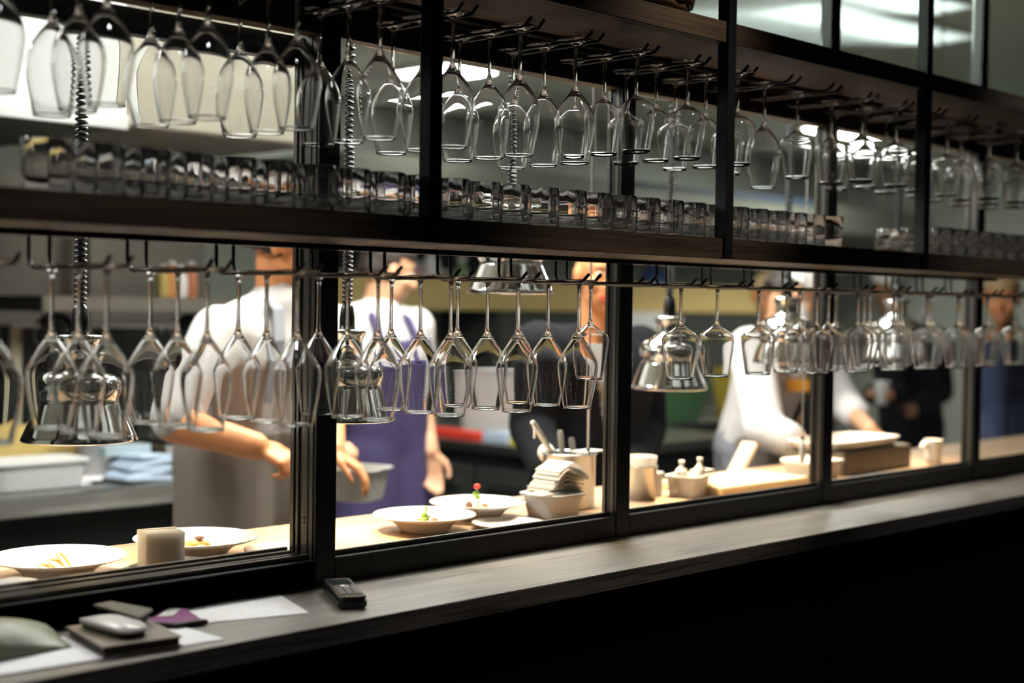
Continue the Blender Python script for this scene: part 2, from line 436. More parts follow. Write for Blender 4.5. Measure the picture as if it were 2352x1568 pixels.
for j in (-1, 0, 1, 2):
    rack(j, ZS0, ZS0, 1.543, 'lower'); rack(j, ZU0, ZU0, 1.9895, 'upper')

# ================================================================== WINE GLASSES
def glass_mesh(name, outer, inner, n=40):
    m = MB().lathe(outer + inner, n=n)
    me = m.mesh(name); me.materials.append(M_GLASS)
    me.transform(Matrix.Diagonal((1, 1, -1, 1))); me.flip_normals()
    return me
FOOT = [(0, 0), (.034, 0), (.0362, .0008), (.0355, .0018), (.020, .0036), (.008, .0065), (.0040, .012), (.0032, .025), (.0031, .055)]
def sm(pts, t=.0010):
    """refine (r, z) control points with a Catmull-Rom curve"""
    out = []
    for i in range(len(pts)-1):
        p0 = pts[max(i-1, 0)]; p1 = pts[i]; p2 = pts[i+1]; p3 = pts[min(i+2, len(pts)-1)]
        for q in range(3):
            u = q/3.0
            f = lambda a, b, c, d: .5*((2*b)+(-a+c)*u+(2*a-5*b+4*c-d)*u*u+(-a+3*b-3*c+d)*u*u*u)
            out.append((f(p0[0], p1[0], p2[0], p3[0]), f(p0[1], p1[1], p2[1], p3[1])))
    return out + [pts[-1]]
def inner_of(pts, zb, t0, t1):
    """inside of the bowl: thick near the stem, thin at the rim"""
    zr_ = pts[-1][1]; q = []
    for r, z in pts:
        if z > zb:
            u = (z-zb)/(zr_-zb); t = t1+(t0-t1)*max(0, 1-u*2.6)**1.5
            q.append((max(r-t, .0008), z))
    return q[::-1] + [(q[0][0]*.5, zb+.0006), (0, zb)]
U = sm([(.0032, .070), (.0034, .085), (.0043, .0945), (.0070, .1025), (.0135, .1125), (.0230, .1265), (.0325, .1420), (.0379, .1540), (.0389, .1625), (.0379, .176), (.0346, .199), (.0300, .222), (.0264, .241)])
V = sm([(.0032, .066), (.0038, .078), (.0057, .0875), (.0105, .0965), (.0185, .1065), (.0272, .1185), (.0345, .132), (.0387, .146), (.0397, .159), (.0386, .173), (.0348, .196), (.0305, .216), (.0280, .230)])
B_ = sm([(.0032, .068), (.0042, .078), (.0085, .0865), (.0190, .0940), (.0300, .1010), (.0375, .1075), (.0398, .1150), (.0395, .124), (.0368, .146), (.0325, .172), (.0283, .196)])
wide = lambda P_, q: [(r*q if z > .09 else r, z) for r, z in P_]
U = wide(U, .975); V = wide(V, .955); B_ = wide(B_, .955)
ME_U = glass_mesh('tulip_glass', FOOT + U, inner_of(U, .1085, .0030, .0008))
ME_V = glass_mesh('round_tulip_glass', FOOT + V, inner_of(V, .0965, .0030, .0008))
ME_B = glass_mesh('broad_glass', FOOT + B_, inner_of(B_, .0875, .0020, .0008))
SHAPE = {'U': (ME_U, 'angular tulip wine glass'), 'V': (ME_V, 'rounded tulip wine glass'), 'B': (ME_B, 'short broad-shouldered wine glass')}
def slot_phrase(k):
    j, i = divmod(k+1, 5)
    if j >= 2: return '%s channel right of the right post' % ORD[i+1]
    if j == 1: return '%s channel right of the middle post' % ORD[i+1]
    if j == 0: return '%s channel right of the left post' % ORD[i+1]
    return '%s channel left of the left post' % ORD[5-i]
def hang(kind, k, y, row, z):
    me, nm = SHAPE[kind]
    o = bpy.data.objects.new('wine_glass', me); C.objects.link(o)
    o.location = (RK(k)+random.uniform(-.001, .001), y, z)
    o.rotation_euler = (math.radians(random.uniform(-.12, .12)), math.radians(random.uniform(-.4, .4)), random.uniform(0, 6.28))
    pos = 'front' if y < -.17 else ('middle' if y < -.09 else 'back')
    tag(o, '%s, %s of %s rack, %s' % (nm, pos, row, slot_phrase(k)), 'wine glass', 'wine glasses hanging in the %s rack' % row)
    return o
ZL_, ZH_ = 1.5504, 1.9969
FB, FM, FF = -.054, -.1325, -.211
low = {-6: [('U', FF)], 2: [('B', -.096)], 3: [('B', -.198)], 4: [('B', -.168)], 5: [('B', -.160)], 6: [('B', -.123), ('B', -.206)]}
for k in range(-5, 2): low[k] = [('U', y) for y in (FB, FM, FF)]
for k in range(7, 14): low[k] = [('B', y) for y in (FB+.001, FM-.001, FF-.003)]
for k, L_ in low.items():
    for kd, y in L_: hang(kd, k, y, 'lower', ZL_)
upg = {-6: [('V', FF)], 4: [('B', -.046), ('B', -.127), ('B', -.211)], 5: [('B', -.070), ('V', -.167)], 6: [('B', -.145)],
       7: [('B', -.132), ('B', -.214)], 8: [('B', -.046), ('B', -.1285), ('B', -.211)], 9: [('B', -.09), ('B', -.175)], 10: [('B', -.09), ('B', -.174)]}
for k in range(-5, 2): upg[k] = [('V', y) for y in (-.050, -.1285, -.207)]
upg[1] = [('V', -.030), ('V', -.112), ('V', -.194)]
for k in (2, 3): upg[k] = [('B', y) for y in (-.043, -.124, -.206)]
for k in range(11, 14): upg[k] = [('B', y) for y in (-.045, -.128, -.211)]
for k, L_ in upg.items():
    for kd, y in L_: hang(kd, k, y, 'upper', ZH_)

# ================================================================== TUMBLERS on the lower shelf
tmb = MB().lathe([(0, .0), (.030, 0), (.0325, .0012), (.0338, .004), (.0345, .040), (.0347, .0745), (.0343, .0756), (.0339, .0748),
                 (.0336, .040), (.0329, .006), (.031, .0044), (0, .0040)], n=72)
def flute(v):
    r = math.hypot(v[0], v[1])
    if .029 < r < .03395 and v[2] > .0051:      # inside wall: faint vertical flutes
        k = 1+.0018*math.sin(12*math.atan2(v[1], v[0])); return (v[0]*k, v[1]*k, v[2])
    return v
tmb.v = [flute(v) for v in tmb.v]; tm = tmb.mesh('tumbler')
tm.materials.append(M_TUMB)
rows = ((-.1865, 'front'), (-.114, 'middle'), (-.0415, 'back'))
for i in range(0, 47):
    x = .926+.0742*i
    if 2.87 < x < 3.31: continue
    if x > 4.3: break
    for y, rn in rows:
        if x < {'front': .90, 'middle': .98, 'back': 1.05}[rn]: continue
        o = bpy.data.objects.new('tumbler', tm); C.objects.link(o)
        o.location = (x+random.uniform(-.0015, .0015), y+random.uniform(-.001, .001), ZS1-.0038)
        o.rotation_euler.z = random.uniform(0, 6)
        if x < PX(0): c_ = int((PX(0)-x)/.0742)+1; ph = '%s left of the left post' % ORD[c_]
        elif x < PX(1): c_ = int((x-PX(0))/.0742)+1; ph = '%s right of the left post' % ORD[c_]
        elif x < PX(2): c_ = int((x-PX(1))/.0742)+1; ph = '%s right of the middle post' % ORD[c_]
        else: c_ = int((x-PX(2))/.0742)+1; ph = '%s right of the right post' % ORD[c_]
        tag(o, 'straight clear tumbler in the %s row on the shelf, %s' % (rn, ph), 'tumbler', 'tumblers on the lower shelf')

# ================================================================== THINGS ON THE WORKTOP
def slab(name, pts, z0, z1, m, parent=None, bevel=.001):
    """a flat thing with the given outline (x, y) between two heights"""
    cx = sum(p[0] for p in pts)/len(pts); cy_ = sum(p[1] for p in pts)/len(pts)
    return MB().prism(pts, z0, z1).build(name, m, parent, origin=(cx, cy_, z0), bevel=bevel)
def printed(name, base=(.74, .72, .74)):
    m, nt, N, L = nmat(name); b = N['Principled BSDF']; b.inputs['Roughness'].default_value = .8
    tc = N.new('ShaderNodeTexCoord'); sp = N.new('ShaderNodeSeparateXYZ'); L.new(tc.outputs['Generated'], sp.inputs[0])
    wv = N.new('ShaderNodeMath'); wv.operation = 'SINE'; mu = N.new('ShaderNodeMath'); mu.operation = 'MULTIPLY'; mu.inputs[1].default_value = 75
    n = N.new('ShaderNodeTexNoise'); n.inputs['Scale'].default_value = 22
    gt = N.new('ShaderNodeMath'); gt.operation = 'GREATER_THAN'; gt.inputs[1].default_value = .55
    g2 = N.new('ShaderNodeMath'); g2.operation = 'GREATER_THAN'; g2.inputs[1].default_value = .5
    pr = N.new('ShaderNodeMath'); pr.operation = 'MULTIPLY'
    mx = N.new('ShaderNodeMix'); mx.data_type = 'RGBA'; mx.inputs[6].default_value = (*base, 1); mx.inputs[7].default_value = (.60, .58, .60, 1)
    L.new(sp.outputs[1], mu.inputs[0]); L.new(mu.outputs[0], wv.inputs[0]); L.new(wv.outputs[0], gt.inputs[0])
    L.new(tc.outputs['Generated'], n.inputs['Vector']); L.new(n.outputs['Fac'], g2.inputs[0])
    L.new(gt.outputs[0], pr.inputs[0]); L.new(g2.outputs[0], pr.inputs[1]); L.new(pr.outputs[0], mx.inputs[0]); L.new(mx.outputs[2], b.inputs['Base Color'])
    return m
# printed sheet
o = slab('paper_sheet', [(1.252, -.004), (1.224, -.115), (1.389, -.165), (1.440, -.014)], 1.0002, 1.0012, printed('printed_paper'), bevel=0)
tag(o, 'white printed sheet lying between purple folder and cordless phone', 'paper')
# lower papers under the notebook
o = slab('paper_sheet', [(1.03, -.130), (1.004, -.2165), (1.188, -.226), (1.186, -.116)], 1.0002, 1.0014, M_PAPER, bevel=0)
tag(o, 'plain white sheet sticking out from under the dark notebook', 'paper')
o = slab('paper_sheet', [(.78, -.075), (.78, -.200), (1.000, -.2165), (1.030, -.160), (1.015, -.061)], 1.0016, 1.0026, M_PAPER, bevel=0)
tag(o, 'white sheet at the counter edge below the green pouch', 'paper')
# notebook
nb = thing('notebook', (1.10, -.09, 1.0028), 'closed dark notebook carrying a small white-topped device', 'notebook')
NB = [(1.019, -.064), (.995, -.215), (1.114, -.230), (1.140, -.080)]
NBi = [(1.023, -.067), (1.000, -.210), (1.111, -.2255), (1.136, -.084)]
slab('back_cover', NB, 1.0028, 1.0048, mat('notebook_cover', (.16, .125, .09), .45), nb)
slab('pages', NBi, 1.005, 1.0150, mat('notebook_pages', (.09, .085, .08), .8), nb, bevel=0)
slab('front_cover', NB, 1.0152, 1.0175, mat('notebook_cover', (.16, .125, .09), .45), nb)
# white topped device (mouse-like)
def device(name, c, L_, W_, h, rz, label, cat, top, base, z):
    g = thing(name, (c[0], c[1], z), label, cat)
    R = Matrix.Rotation(rz, 3, 'Z'); n = 18
    def hull(z0, z1, arch, sc, m, nm):
        vs = []; fs = []; out = []
        for i in range(n):
            a = 2*PI*i/n; x = math.copysign(abs(math.cos(a))**.45, math.cos(a))*L_/2*sc; y = math.copysign(abs(math.sin(a))**.6, math.sin(a))*W_/2*sc
            out.append((x, y))
        for lev in (0, 1):
            for x, y in out:
                zz = z0 if lev == 0 else z1 + arch*(1-(2*x/L_)**2)
                vs.append(Vector((c[0], c[1], z)) + R @ Vector((x, y, zz)))
        m1 = MB(); m1.add(vs, [(i, (i+1) % n, n+(i+1) % n, n+i) for i in range(n)], True)
        # top as strips between mirrored rim points
        top_ = vs[n:]; m1.add(top_, [(i, (i+1) % n, (n-1-i) % n, (n-i) % n) for i in range(0, n//2)] , True)
        m1.add(vs[:n], [tuple(range(n-1, -1, -1))])
        m1.build(nm, m, g, fixn=True)
    hull(.0, h*.45, h*.28, .93, base, 'base'); hull(h*.47, h*.62, h*.36, 1.0, top, 'top_shell')
    return g
device('computer_mouse', (1.056, -.137), .130, .052, .017, -1.52, 'slim white-topped black device lying on the dark notebook', 'mouse', mat('mouse_white', (.66, .63, .60), .3), M_BLACK, 1.0178)
# black box case behind
bx = thing('card_terminal', (1.10, -.08, 1.0178), 'small black box-shaped device with grey top at the back of the notebook', 'device')
BXP = [(1.150, -.008), (1.150, -.082), (1.222, -.096), (1.236, -.012)]
slab('body', [(1.088, -.032), (1.092, -.152), (1.128, -.116), (1.113, -.030)], 1.0180, 1.0325, M_BLACK, bx, bevel=.004)
slab('top_plate', [(1.081, -.031), (1.088, -.157), (1.133, -.118), (1.115, -.024)], 1.0328, 1.0365, mat('terminal_top', (.17, .16, .13), .3, metal=.3), bx, bevel=.0015)
# purple folder
pf = thing('folder', (1.20, -.07, 1.0), 'purple and black folded wallet beside the small black device', 'wallet')
slab('cover', [(1.232, .000), (1.150, -.070), (1.176, -.112), (1.222, -.117), (1.250, -.020)], 1.0013, 1.0060, mat('purple_cover', (.20, .025, .16), .35), pf)
slab('spine', [(1.150, -.0715), (1.1445, -.082), (1.168, -.124), (1.224, -.130), (1.222, -.1182), (1.1755, -.1135)], 1.0013, 1.0085, M_BLACK, pf, bevel=.002)
slab('card', [(1.228, -.008), (1.180, -.052), (1.202, -.062), (1.240, -.024)], 1.0062, 1.0068, mat('grey_card', (.42, .42, .38), .6), pf, bevel=0)
# green cloth pouch at the left edge
gp = thing('pouch', (.93, -.07, 1.0), 'sage green leather pouch at the left end of the worktop', 'pouch')
m = MB(); nx, ny = 22, 16; vs = []
for i in range(nx+1):
    for k in range(ny+1):
        u = i/nx; v = k/ny
        x = .70+.325*u - .030*v; y = .0-.155*v*(1-.15*u)
        h = .052*(math.sin(PI*min(1, u*.75+.25))**.6)*(math.sin(PI*(v*.9+.05))**.55) + .004*math.sin(7*u+5*v)
        vs.append((x, y, 1.003+max(h, .0)))
fs = [(i*(ny+1)+k, (i+1)*(ny+1)+k, (i+1)*(ny+1)+k+1, i*(ny+1)+k+1) for i in range(nx) for k in range(ny)]
nb_ = len(vs); vs2 = [(x, y, 1.0028) for x, y, z in vs]
rim = [i*(ny+1) for i in range(nx+1)] + [nx*(ny+1)+k for k in range(1, ny+1)] + [i*(ny+1)+ny for i in range(nx-1, -1, -1)] + [k for k in range(ny-1, 0, -1)]
fs += [(rim[i], rim[(i+1) % len(rim)], nb_+rim[(i+1) % len(rim)], nb_+rim[i]) for i in range(len(rim))] + [tuple(nb_+r for r in rim)]
m.add(vs+vs2, fs, True).build('pouch_body', mat('sage_leather', (.16, .17, .10), .45, var=.15, scale=25, bump=.3), gp, fixn=True)
# cordless phone
ph = thing('cordless_phone', (1.54, -.06, 1.0), 'black cordless telephone handset lying near the window mullion', 'telephone')
def oriented(pts, c, rz):
    ca, sa = math.cos(rz), math.sin(rz); return [(c[0]+x*ca-y*sa, c[1]+x*sa+y*ca) for x, y in pts]
pc, pr_ = (1.498, -.118), math.radians(62)
body = [(-.083, -.019), (-.078, -.024), (.074, -.025), (.083, -.018), (.083, .018), (.074, .025), (-.078, .024), (-.083, .019)]
MB().prism(oriented(body, pc, pr_), 1.0004, 1.017).build('body', mat('phone_black', (.013, .014, .014), .25), ph, bevel=.004)
MB().prism(oriented([(x*.97, y*.94) for x, y in body], pc, pr_), 1.0172, 1.0215).build('front_face', mat('phone_face', (.03, .032, .032), .25), ph, bevel=.001)
MB().prism(oriented([(.022, -.017), (.066, -.017), (.066, .017), (.022, .017)], pc, pr_), 1.0217, 1.0222).build('screen', mat('phone_screen', (.05, .06, .06), .03, coat=1), ph)
c_ = oriented([(.006, 0)], pc, pr_)[0]
MB().lathe([(0, .0), (.009, 0), (.009, .0012), (.0055, .0016), (.0052, .0008), (0, .0008)], c=(c_[0], c_[1], 1.0217), n=20).build('navigation_key', mat('phone_ring', (.35, .33, .30), .2, metal=1), ph)
for r_ in range(4):
    for q in range(3):
        cc = oriented([(-.016-.014*r_, (q-1)*.013)], pc, pr_)[0]
        MB().obox((cc[0], cc[1], 1.0223), .009, .010, .0014, pr_).build('key', mat('phone_key', (.07, .07, .07), .4), ph)
# wicker basket on the top shelf
bk = thing('wicker_basket', (2.12, -.12, ZU1), 'brown wicker basket standing on the upper shelf beside the middle post', 'basket')
bm_ = MB(); N_ = 72
for q in range(11):
    z = ZU1+.005+.019*q; rr = .95+.05*math.sin(PI*min(1, (q+1)/5.0)/2) if q < 5 else 1.0
    rr = (.80, .88, .94, .97, .99, 1, 1, 1, 1, 1, 1)[q]
    path = [(2.12+(.272*rr)*math.cos(2*PI*i/N_)*(1+.012*math.sin(18*2*PI*i/N_+q*PI)), -.122+(.105*rr)*math.sin(2*PI*i/N_)*(1+.02*math.sin(18*2*PI*i/N_+q*PI)), z) for i in range(N_+1)]
    bm_.tube(path, .0108, 8, cap=False)
bm_.build('woven_side', mat('wicker', (.13, .072, .028), .6, var=.4, scale=70), bk)
MB().lathe([(0, 0), (.80, 0), (.80, .008), (0, .008)], c=(2.12, -.122, ZU1+.002), n=48, sx=.272, sy=.105).build('base', mat('wicker', (.13, .072, .028), .6), bk)

# ================================================================== KITCHEN
ps = thing('pass_counter', (3, .33, 0), 'light oak serving pass on a steel base under the heat lamps', 'counter')
MB().box((-1.2, .10, .962), (7.2, .56, 1.01)).build('top', M_PASS, ps, bevel=.002)
MB().box((-1.2, .12, .0), (7.2, .54, .9615)).build('cabinet', M_STEELD, ps)
ZP = 1.01

# ---- ceiling light panels
PANELM = emis('panel_light', (1.0, .98, .92), PANEL_STRENGTH)
PANEL_DIM = emis('panel_light_dimmed', (.97, 1.0, .98), 4.5)
def panel(cx, cy_, label, sx=.62, sy=.62, dim=False):
    g = thing('ceiling_light', (cx, cy_, 2.7), label, 'ceiling light', 'kitchen ceiling panels')
    MB().box((cx-sx/2-.02, cy_-sy/2-.02, 2.672), (cx+sx/2+.02, cy_+sy/2+.02, 2.6995)).build('frame', M_PLASTIC, g)
    MB().box((cx-sx/2, cy_-sy/2, 2.666), (cx+sx/2, cy_+sy/2, 2.6715)).build('diffuser', PANEL_DIM if dim else PANELM, g)
for (cx, cy_, lb, *sz) in ((4.87, 3.37, 'bright square ceiling panel seen above the hanging glasses by the left post', .30, .46),
                      (2.4, 1.2, 'square ceiling panel over the chef with the rolled sleeve'),
                      (4.90, 1.50, 'long ceiling panel glowing through the first fluted pane', .95, .28, True), (4.45, 1.06, 'long ceiling panel over the aisle beside the black-suited person', .9, .24, True),
                      (8.2, 2.9, 'square ceiling panel at the far end of the kitchen'),
                      (3.0, .55, 'square ceiling panel nearest the pass, between the hanging lamp cords'),
                      (3.5, 1.3, 'square ceiling panel over the violet-aproned chef'),
                      (0.7, 1.4, 'square ceiling panel over the left end of the kitchen')):
    panel(cx, cy_, lb, *sz)

# ---- extraction hoods
hd = thing('extraction_hood', (1.2, 2.45, 2.05), 'white extraction hood above the left stove line', 'extraction hood')
MB().box((-1.7, 2.0, 2.05), (2.30, 2.9, 2.69)).build('canopy', mat('hood_white', (.62, .63, .62), .35), hd, bevel=.006)
MB().box((-1.7, 1.985, 2.03), (2.30, 1.9995, 2.075)).build('lip', M_STEEL, hd, bevel=.002)
MB().box((-1.69, 2.001, 2.036), (2.295, 2.895, 2.0495)).build('underside_shade', mat('hood_shade_dark', (.022, .028, .022), .6), hd)  # near-black sheet paints the shade under the hood
dk = MB().box((2.315, 2.03, 2.05), (3.08, 2.9, 2.69)).build('duct_box', mat('duct_brown_grey', (.17, .155, .12), .45, metal=.3), origin=(2.70, 2.4, 2.05), bevel=.006)
tag(dk, 'brown-grey steel duct box joined to the end of the white hood', 'duct')
h2 = thing('extraction_hood', (6.6, 4.0, 2.08), 'long low steel hood along the far kitchen wall', 'extraction hood')
MB().box((4.4, 3.55, 2.05), (10.2, 4.48, 2.255)).build('canopy', mat('hood_olive', (.20, .21, .17), .4, metal=.4), h2, bevel=.01)
MB().box((6.6, 3.540, 2.225), (8.6, 3.549, 2.262)).build('protective_film', mat('slate_blue_film', (.030, .050, .080), .6), h2)

# ---- stove line at the back left
bc = thing('work_table', (1.2, 2.5, 0), 'stainless steel work table crowded with trays behind the first chef', 'work table')
prof = [(2.075, .86), (2.082, .893), (2.10, .90), (2.90, .90), (2.90, .83), (2.10, .83), (2.082, .838)]
v = [(-1.6, y, z) for y, z in prof] + [(2.70, y, z) for y, z in prof]; n = len(prof)
MB().add(v, [tuple(range(n)), tuple(range(2*n-1, n-1, -1))] + [(i, n+i, n+(i+1) % n, (i+1) % n) for i in range(n)]).build('top', M_STEEL, bc, fixn=True)
MB().box((-1.6, 2.14, .10), (2.66, 2.88, .829)).build('cabinet', M_OVEN, bc)
MB().box((2.655, 2.12, 0), (2.70, 2.16, .829)).build('leg', M_STEEL, bc)
ov = thing('oven_range', (2.0, 3.3, .0), 'black oven range with round dials and steel rail behind the work table', 'oven')
MB().box((-.6, 3.05, 0), (3.75, 3.8, 1.40)).build('body', M_OVEN, ov, bevel=.01)
MB().box((2.42, 3.02, 1.392), (3.75, 3.049, 1.405)).build('rail', M_STEEL, ov)
MB().box((2.42, 2.78, 1.455), (3.75, 3.20, 1.512)).build('shelf_edge', M_STEELD, ov, bevel=.004)
MB().box((2.42, 3.02, 1.0), (2.46, 3.049, 1.391)).build('side_trim', mat('trim_beige', (.42, .36, .26), .5), ov)
for px in (138, 447):
    p = at(px, 768, 3.0)
    MB().lathe([(0, 0), (.075, 0), (.080, .012), (.078, .03), (.05, .036), (0, .036)], c=(0, 0, 0), n=28).build('dial', M_OVEN, ov, loc=(p.x, 3.0495, p.z)).rotation_euler = (PI/2, 0, 0)
    MB().lathe([(.078, 0), (.087, 0), (.087, .012), (.081, .016)], n=28).build('dial_ring', M_STEEL, ov, loc=(p.x, 3.0485, p.z)).rotation_euler = (PI/2, 0, 0)
for (px, py) in ((205, 762), (372, 757), (392, 757), (400, 610)):
    p = at(px, py, 3.04)
    MB().ball((p.x, 3.045, p.z), .012).build('indicator', M_STEEL, ov)
bs = MB().box((-.6, 3.801, 1.30), (3.75, 3.86, 2.04)).build('splashback', M_STEELD, origin=(1.5, 3.83, 1.3))
tag(bs, 'brownish stainless splashback panel above the oven range', 'splashback')
up_ = MB().box((3.05, 3.60, 1.4005), (3.11, 3.66, 2.03)).build('steel_upright', M_STEELD, origin=(3.08, 3.63, 1.4))
tag(up_, 'square steel upright standing on the oven range', 'post')

# ---- perpendicular cold counter behind the second chef
cc = thing('cold_counter', (4.9, 2.6, 0), 'stainless refrigerated counter with drawers behind the violet-aproned chef', 'counter')
MB().box((4.28, 1.95, .86), (5.6, 3.50, .90)).build('top', M_STEEL, cc, bevel=.004)
MB().box((4.31, 1.97, .0), (5.58, 3.48, .859)).build('body', M_OVEN, cc)
for i, yy in enumerate((2.0, 2.5, 3.0)):
    d = MB().box((4.29, yy+.01, .15), (4.309, yy+.48, .80)).build('drawer', mat('drawer_steel', (.10, .11, .10), .35, metal=.7), cc, bevel=.003)
    MB().box((4.262, yy+.08, .70), (4.289, yy+.40, .74)).build('handle', M_STEEL, d, bevel=.003)
# shelf with packets above
sh = thing('wall_shelf', (6.6, 4.2, 1.46), 'long yellow-fronted wooden shelf on the far kitchen wall', 'shelf')
MB().box((4.6, 4.0, 1.475), (8.6, 4.49, 1.50)).build('board', M_STEELD, sh)
MB().box((4.6, 3.975, 1.472), (8.6, 3.999, 1.655)).build('front_board', M_YEL, sh)

def bottle(name, c, r, h, m, label, cat, cap=None, group=None):
    g = thing(name, c, label, cat, group)
    MB().lathe([(0, 0), (r*.95, 0), (r, h*.04), (r, h*.62), (r*.85, h*.72), (r*.38, h*.80), (r*.36, h*.90), (0, h*.90)], c=c, n=20).build('body', m, g)
    MB().lathe([(0, h*.905), (r*.46, h*.905), (r*.46, h), (0, h)], c=c, n=16).build('cap', cap or M_PLASTIC, g)
    return g
for px, m_, r, h, lb in ((958, mat('pink_pack', (.75, .42, .46), .5), .05, .24, 'pink and white packet on the far yellow shelf'),
                         (1018, M_FOODB, .05, .20, 'brown jar on the far yellow shelf'),
                         (990, M_PLASTIC, .05, .36, 'tall white bottle at the back of the far shelf'),
                         (1060, mat('green_pack', (.25, .38, .2), .5), .06, .28, 'green bottle on the far yellow shelf'),
                         (1500, M_BLUE, .09, .34, 'blue canister on the far yellow shelf')):
    p = at(px, 680, 4.15); bottle('bottle', (p.x, 4.15, 1.501), r, h, m_, lb, 'bottle', group='packets on the far shelf')
# dark window / screen and boards on the far wall
o = MB().box((4.7, 4.46, 1.70), (6.6, 4.499, 2.05)).build('dark_opening', mat('dark_screen', (.02, .025, .025), .2), origin=(5.6, 4.48, 1.7))
tag(o, 'dark panel on the far wall behind the chrome lamp in the middle', 'panel')
p = at(1492, 745, 3.9)
o = MB().box((p.x-.32, 3.93, 1.02), (p.x+.2, 3.97, 1.471)).build('white_board', M_PLASTIC, origin=(p.x, 3.95, 1.02))
tag(o, 'white board leaning under the yellow shelf beside the suited person', 'board')
fr = thing('equipment_cabinet', (6.9, 4.1, 0), 'dark steel refrigerator bank below the far shelf', 'refrigerator')
MB().box((5.9, 3.98, 0), (9.6, 4.49, 1.46)).build('body', mat('fridge_dark', (.09, .095, .085), .4, metal=.5), fr, bevel=.01)
for i in range(4):
    MB().box((5.95+.9*i, 3.96, .1), (6.80+.9*i, 3.979, 1.0)).build('door', mat('fridge_door', (.10, .105, .09), .4, metal=.4), fr, bevel=.004)
# low worktop in the middle distance with green tubs
mt = thing('prep_table', (6.3, 2.9, 0), 'steel prep table in the middle of the kitchen with a green tub', 'prep table')
MB().box((5.75, 2.72, .84), (7.3, 3.4, .88)).build('top', M_STEEL, mt, bevel=.003)
MB().box((5.8, 2.77, .0), (7.25, 3.35, .839)).build('body', M_OVEN, mt)
def tub(name, c, sx, sy, h, m, label, cat, rz=0., flare=.82, lip=.008, t=.004, group=None, lid=None, content=None):
    """open container with flared walls and a rolled rim"""
    g = thing(name, c, label, cat, group); R = Matrix.Rotation(rz, 3, 'Z')
    def ring(s_, z): 
        out = []
        for i in range(24):
            a = 2*PI*(i+.5)/24; x = math.copysign(abs(math.cos(a))**.35, math.cos(a))*sx/2*s_; y = math.copysign(abs(math.sin(a))**.35, math.sin(a))*sy/2*s_
            out.append(Vector(c)+R @ Vector((x, y, z)))
        return out
    k = 1-2*t/min(sx, sy)
    rr = [ring(flare*.97, 0), ring(flare, .004), ring(1, h-.004), ring(1+2*lip/sx, h-.004), ring(1+2*lip/sx, h), ring(k, h), ring(flare*k, .006)]
    m1 = MB(); vs = [p_ for r_ in rr for p_ in r_]
    fs = [(i*24+q, i*24+(q+1) % 24, (i+1)*24+(q+1) % 24, (i+1)*24+q) for i in range(6) for q in range(24)]
    fs += [tuple(range(23, -1, -1)), tuple(range(6*24, 7*24))]
    m1.add(vs, fs, False).build('body', m, g, fixn=True)
    if content:
        zc = h*content[1]; s_ = (flare+(1-flare)*content[1])*k*.985
        m2 = MB(); a_ = ring(flare*k*.98, .0065); b_ = ring(s_, zc)
        m2.add(a_+b_, [tuple(range(23, -1, -1)), tuple(range(24, 48))] + [(q, (q+1) % 24, 24+(q+1) % 24, 24+q) for q in range(24)]).build('contents', content[0], g, fixn=True)
    if lid:
        m3 = MB(); a_ = ring(1+2*lip/sx+.01, h+.0005); b_ = ring(1+2*lip/sx+.01, h+.006)
        m3.add(a_+b_, [tuple(range(23, -1, -1)), tuple(range(24, 48))] + [(q, (q+1) % 24, 24+(q+1) % 24, 24+q) for q in range(24)]).build('lid', lid, g, fixn=True)
    return g
p = at(1560, 930, 2.75); tub('storage_tub', (p.x+.05, 2.98, .8805), .75, .35, .20, M_GREEN, 'green plastic tub on the middle prep table', 'tub')
# yellow crate behind the third chef's hand
p = at(1955, 910, 2.0)
tub('crate', (7.05, 2.98, .8805), .42, .40, .26, mat('yellow_crate', (.55, .42, .06), .5), 'yellow crate behind the hand of the bending chef', 'crate')

# ---- clutter on the stainless work table (left)
ZT = .9005
def brick(name, px, py, Y, sx, sy, sz, m, label, cat, rz=0., z=ZT, group=None):
    p_ = at(px, py, Y); o_ = MB().obox((p_.x, Y, z+sz/2), sx, sy, sz, rz).build(name, m, origin=(p_.x, Y, z), bevel=.003)
    return tag(o_, label, cat, group)
brick('cardboard_box', 75, 1035, 2.62, .46, .18, .16, M_CARD, 'ochre cardboard box at the back left of the work table', 'box')
p = at(70, 1095, 2.30); tub('storage_tub', (p.x-.03, 2.26, ZT), .34, .20, .085, M_CLEARP, 'clear lidded plastic tub on the left of the work table', 'tub', lid=M_CLEARP, flare=.9)
p = at(225, 1035, 2.52); p = at(225, 1035, 2.38); MB0 = thing('plastic_pot', (p.x, 2.38, ZT), 'white round plastic pot under the nearest heat lamp', 'pot')
MB().lathe([(0, 0), (.060, 0), (.085, .17), (.089, .17), (.089, .178), (.082, .178), (.058, .008), (0, .008)], c=(p.x, 2.38, ZT), n=28).build('body', M_PLASTIC, MB0)
p = at(290, 1020, 2.62)
for i, (dx, dy) in enumerate(((0, 0.02), (.125, .06))):
    g = thing('steel_canister', (p.x+.05+dx, 2.68+dy, ZT), ('left' if i == 0 else 'right')+' one of two steel canisters behind the white pot', 'canister', 'steel canisters')
    MB().lathe([(0, 0), (.055, 0), (.056, .17), (.058, .172), (.054, .172), (.052, .006), (0, .006)], c=(p.x+.05+dx, 2.68+dy, ZT), n=24).build('body', M_STEEL, g)
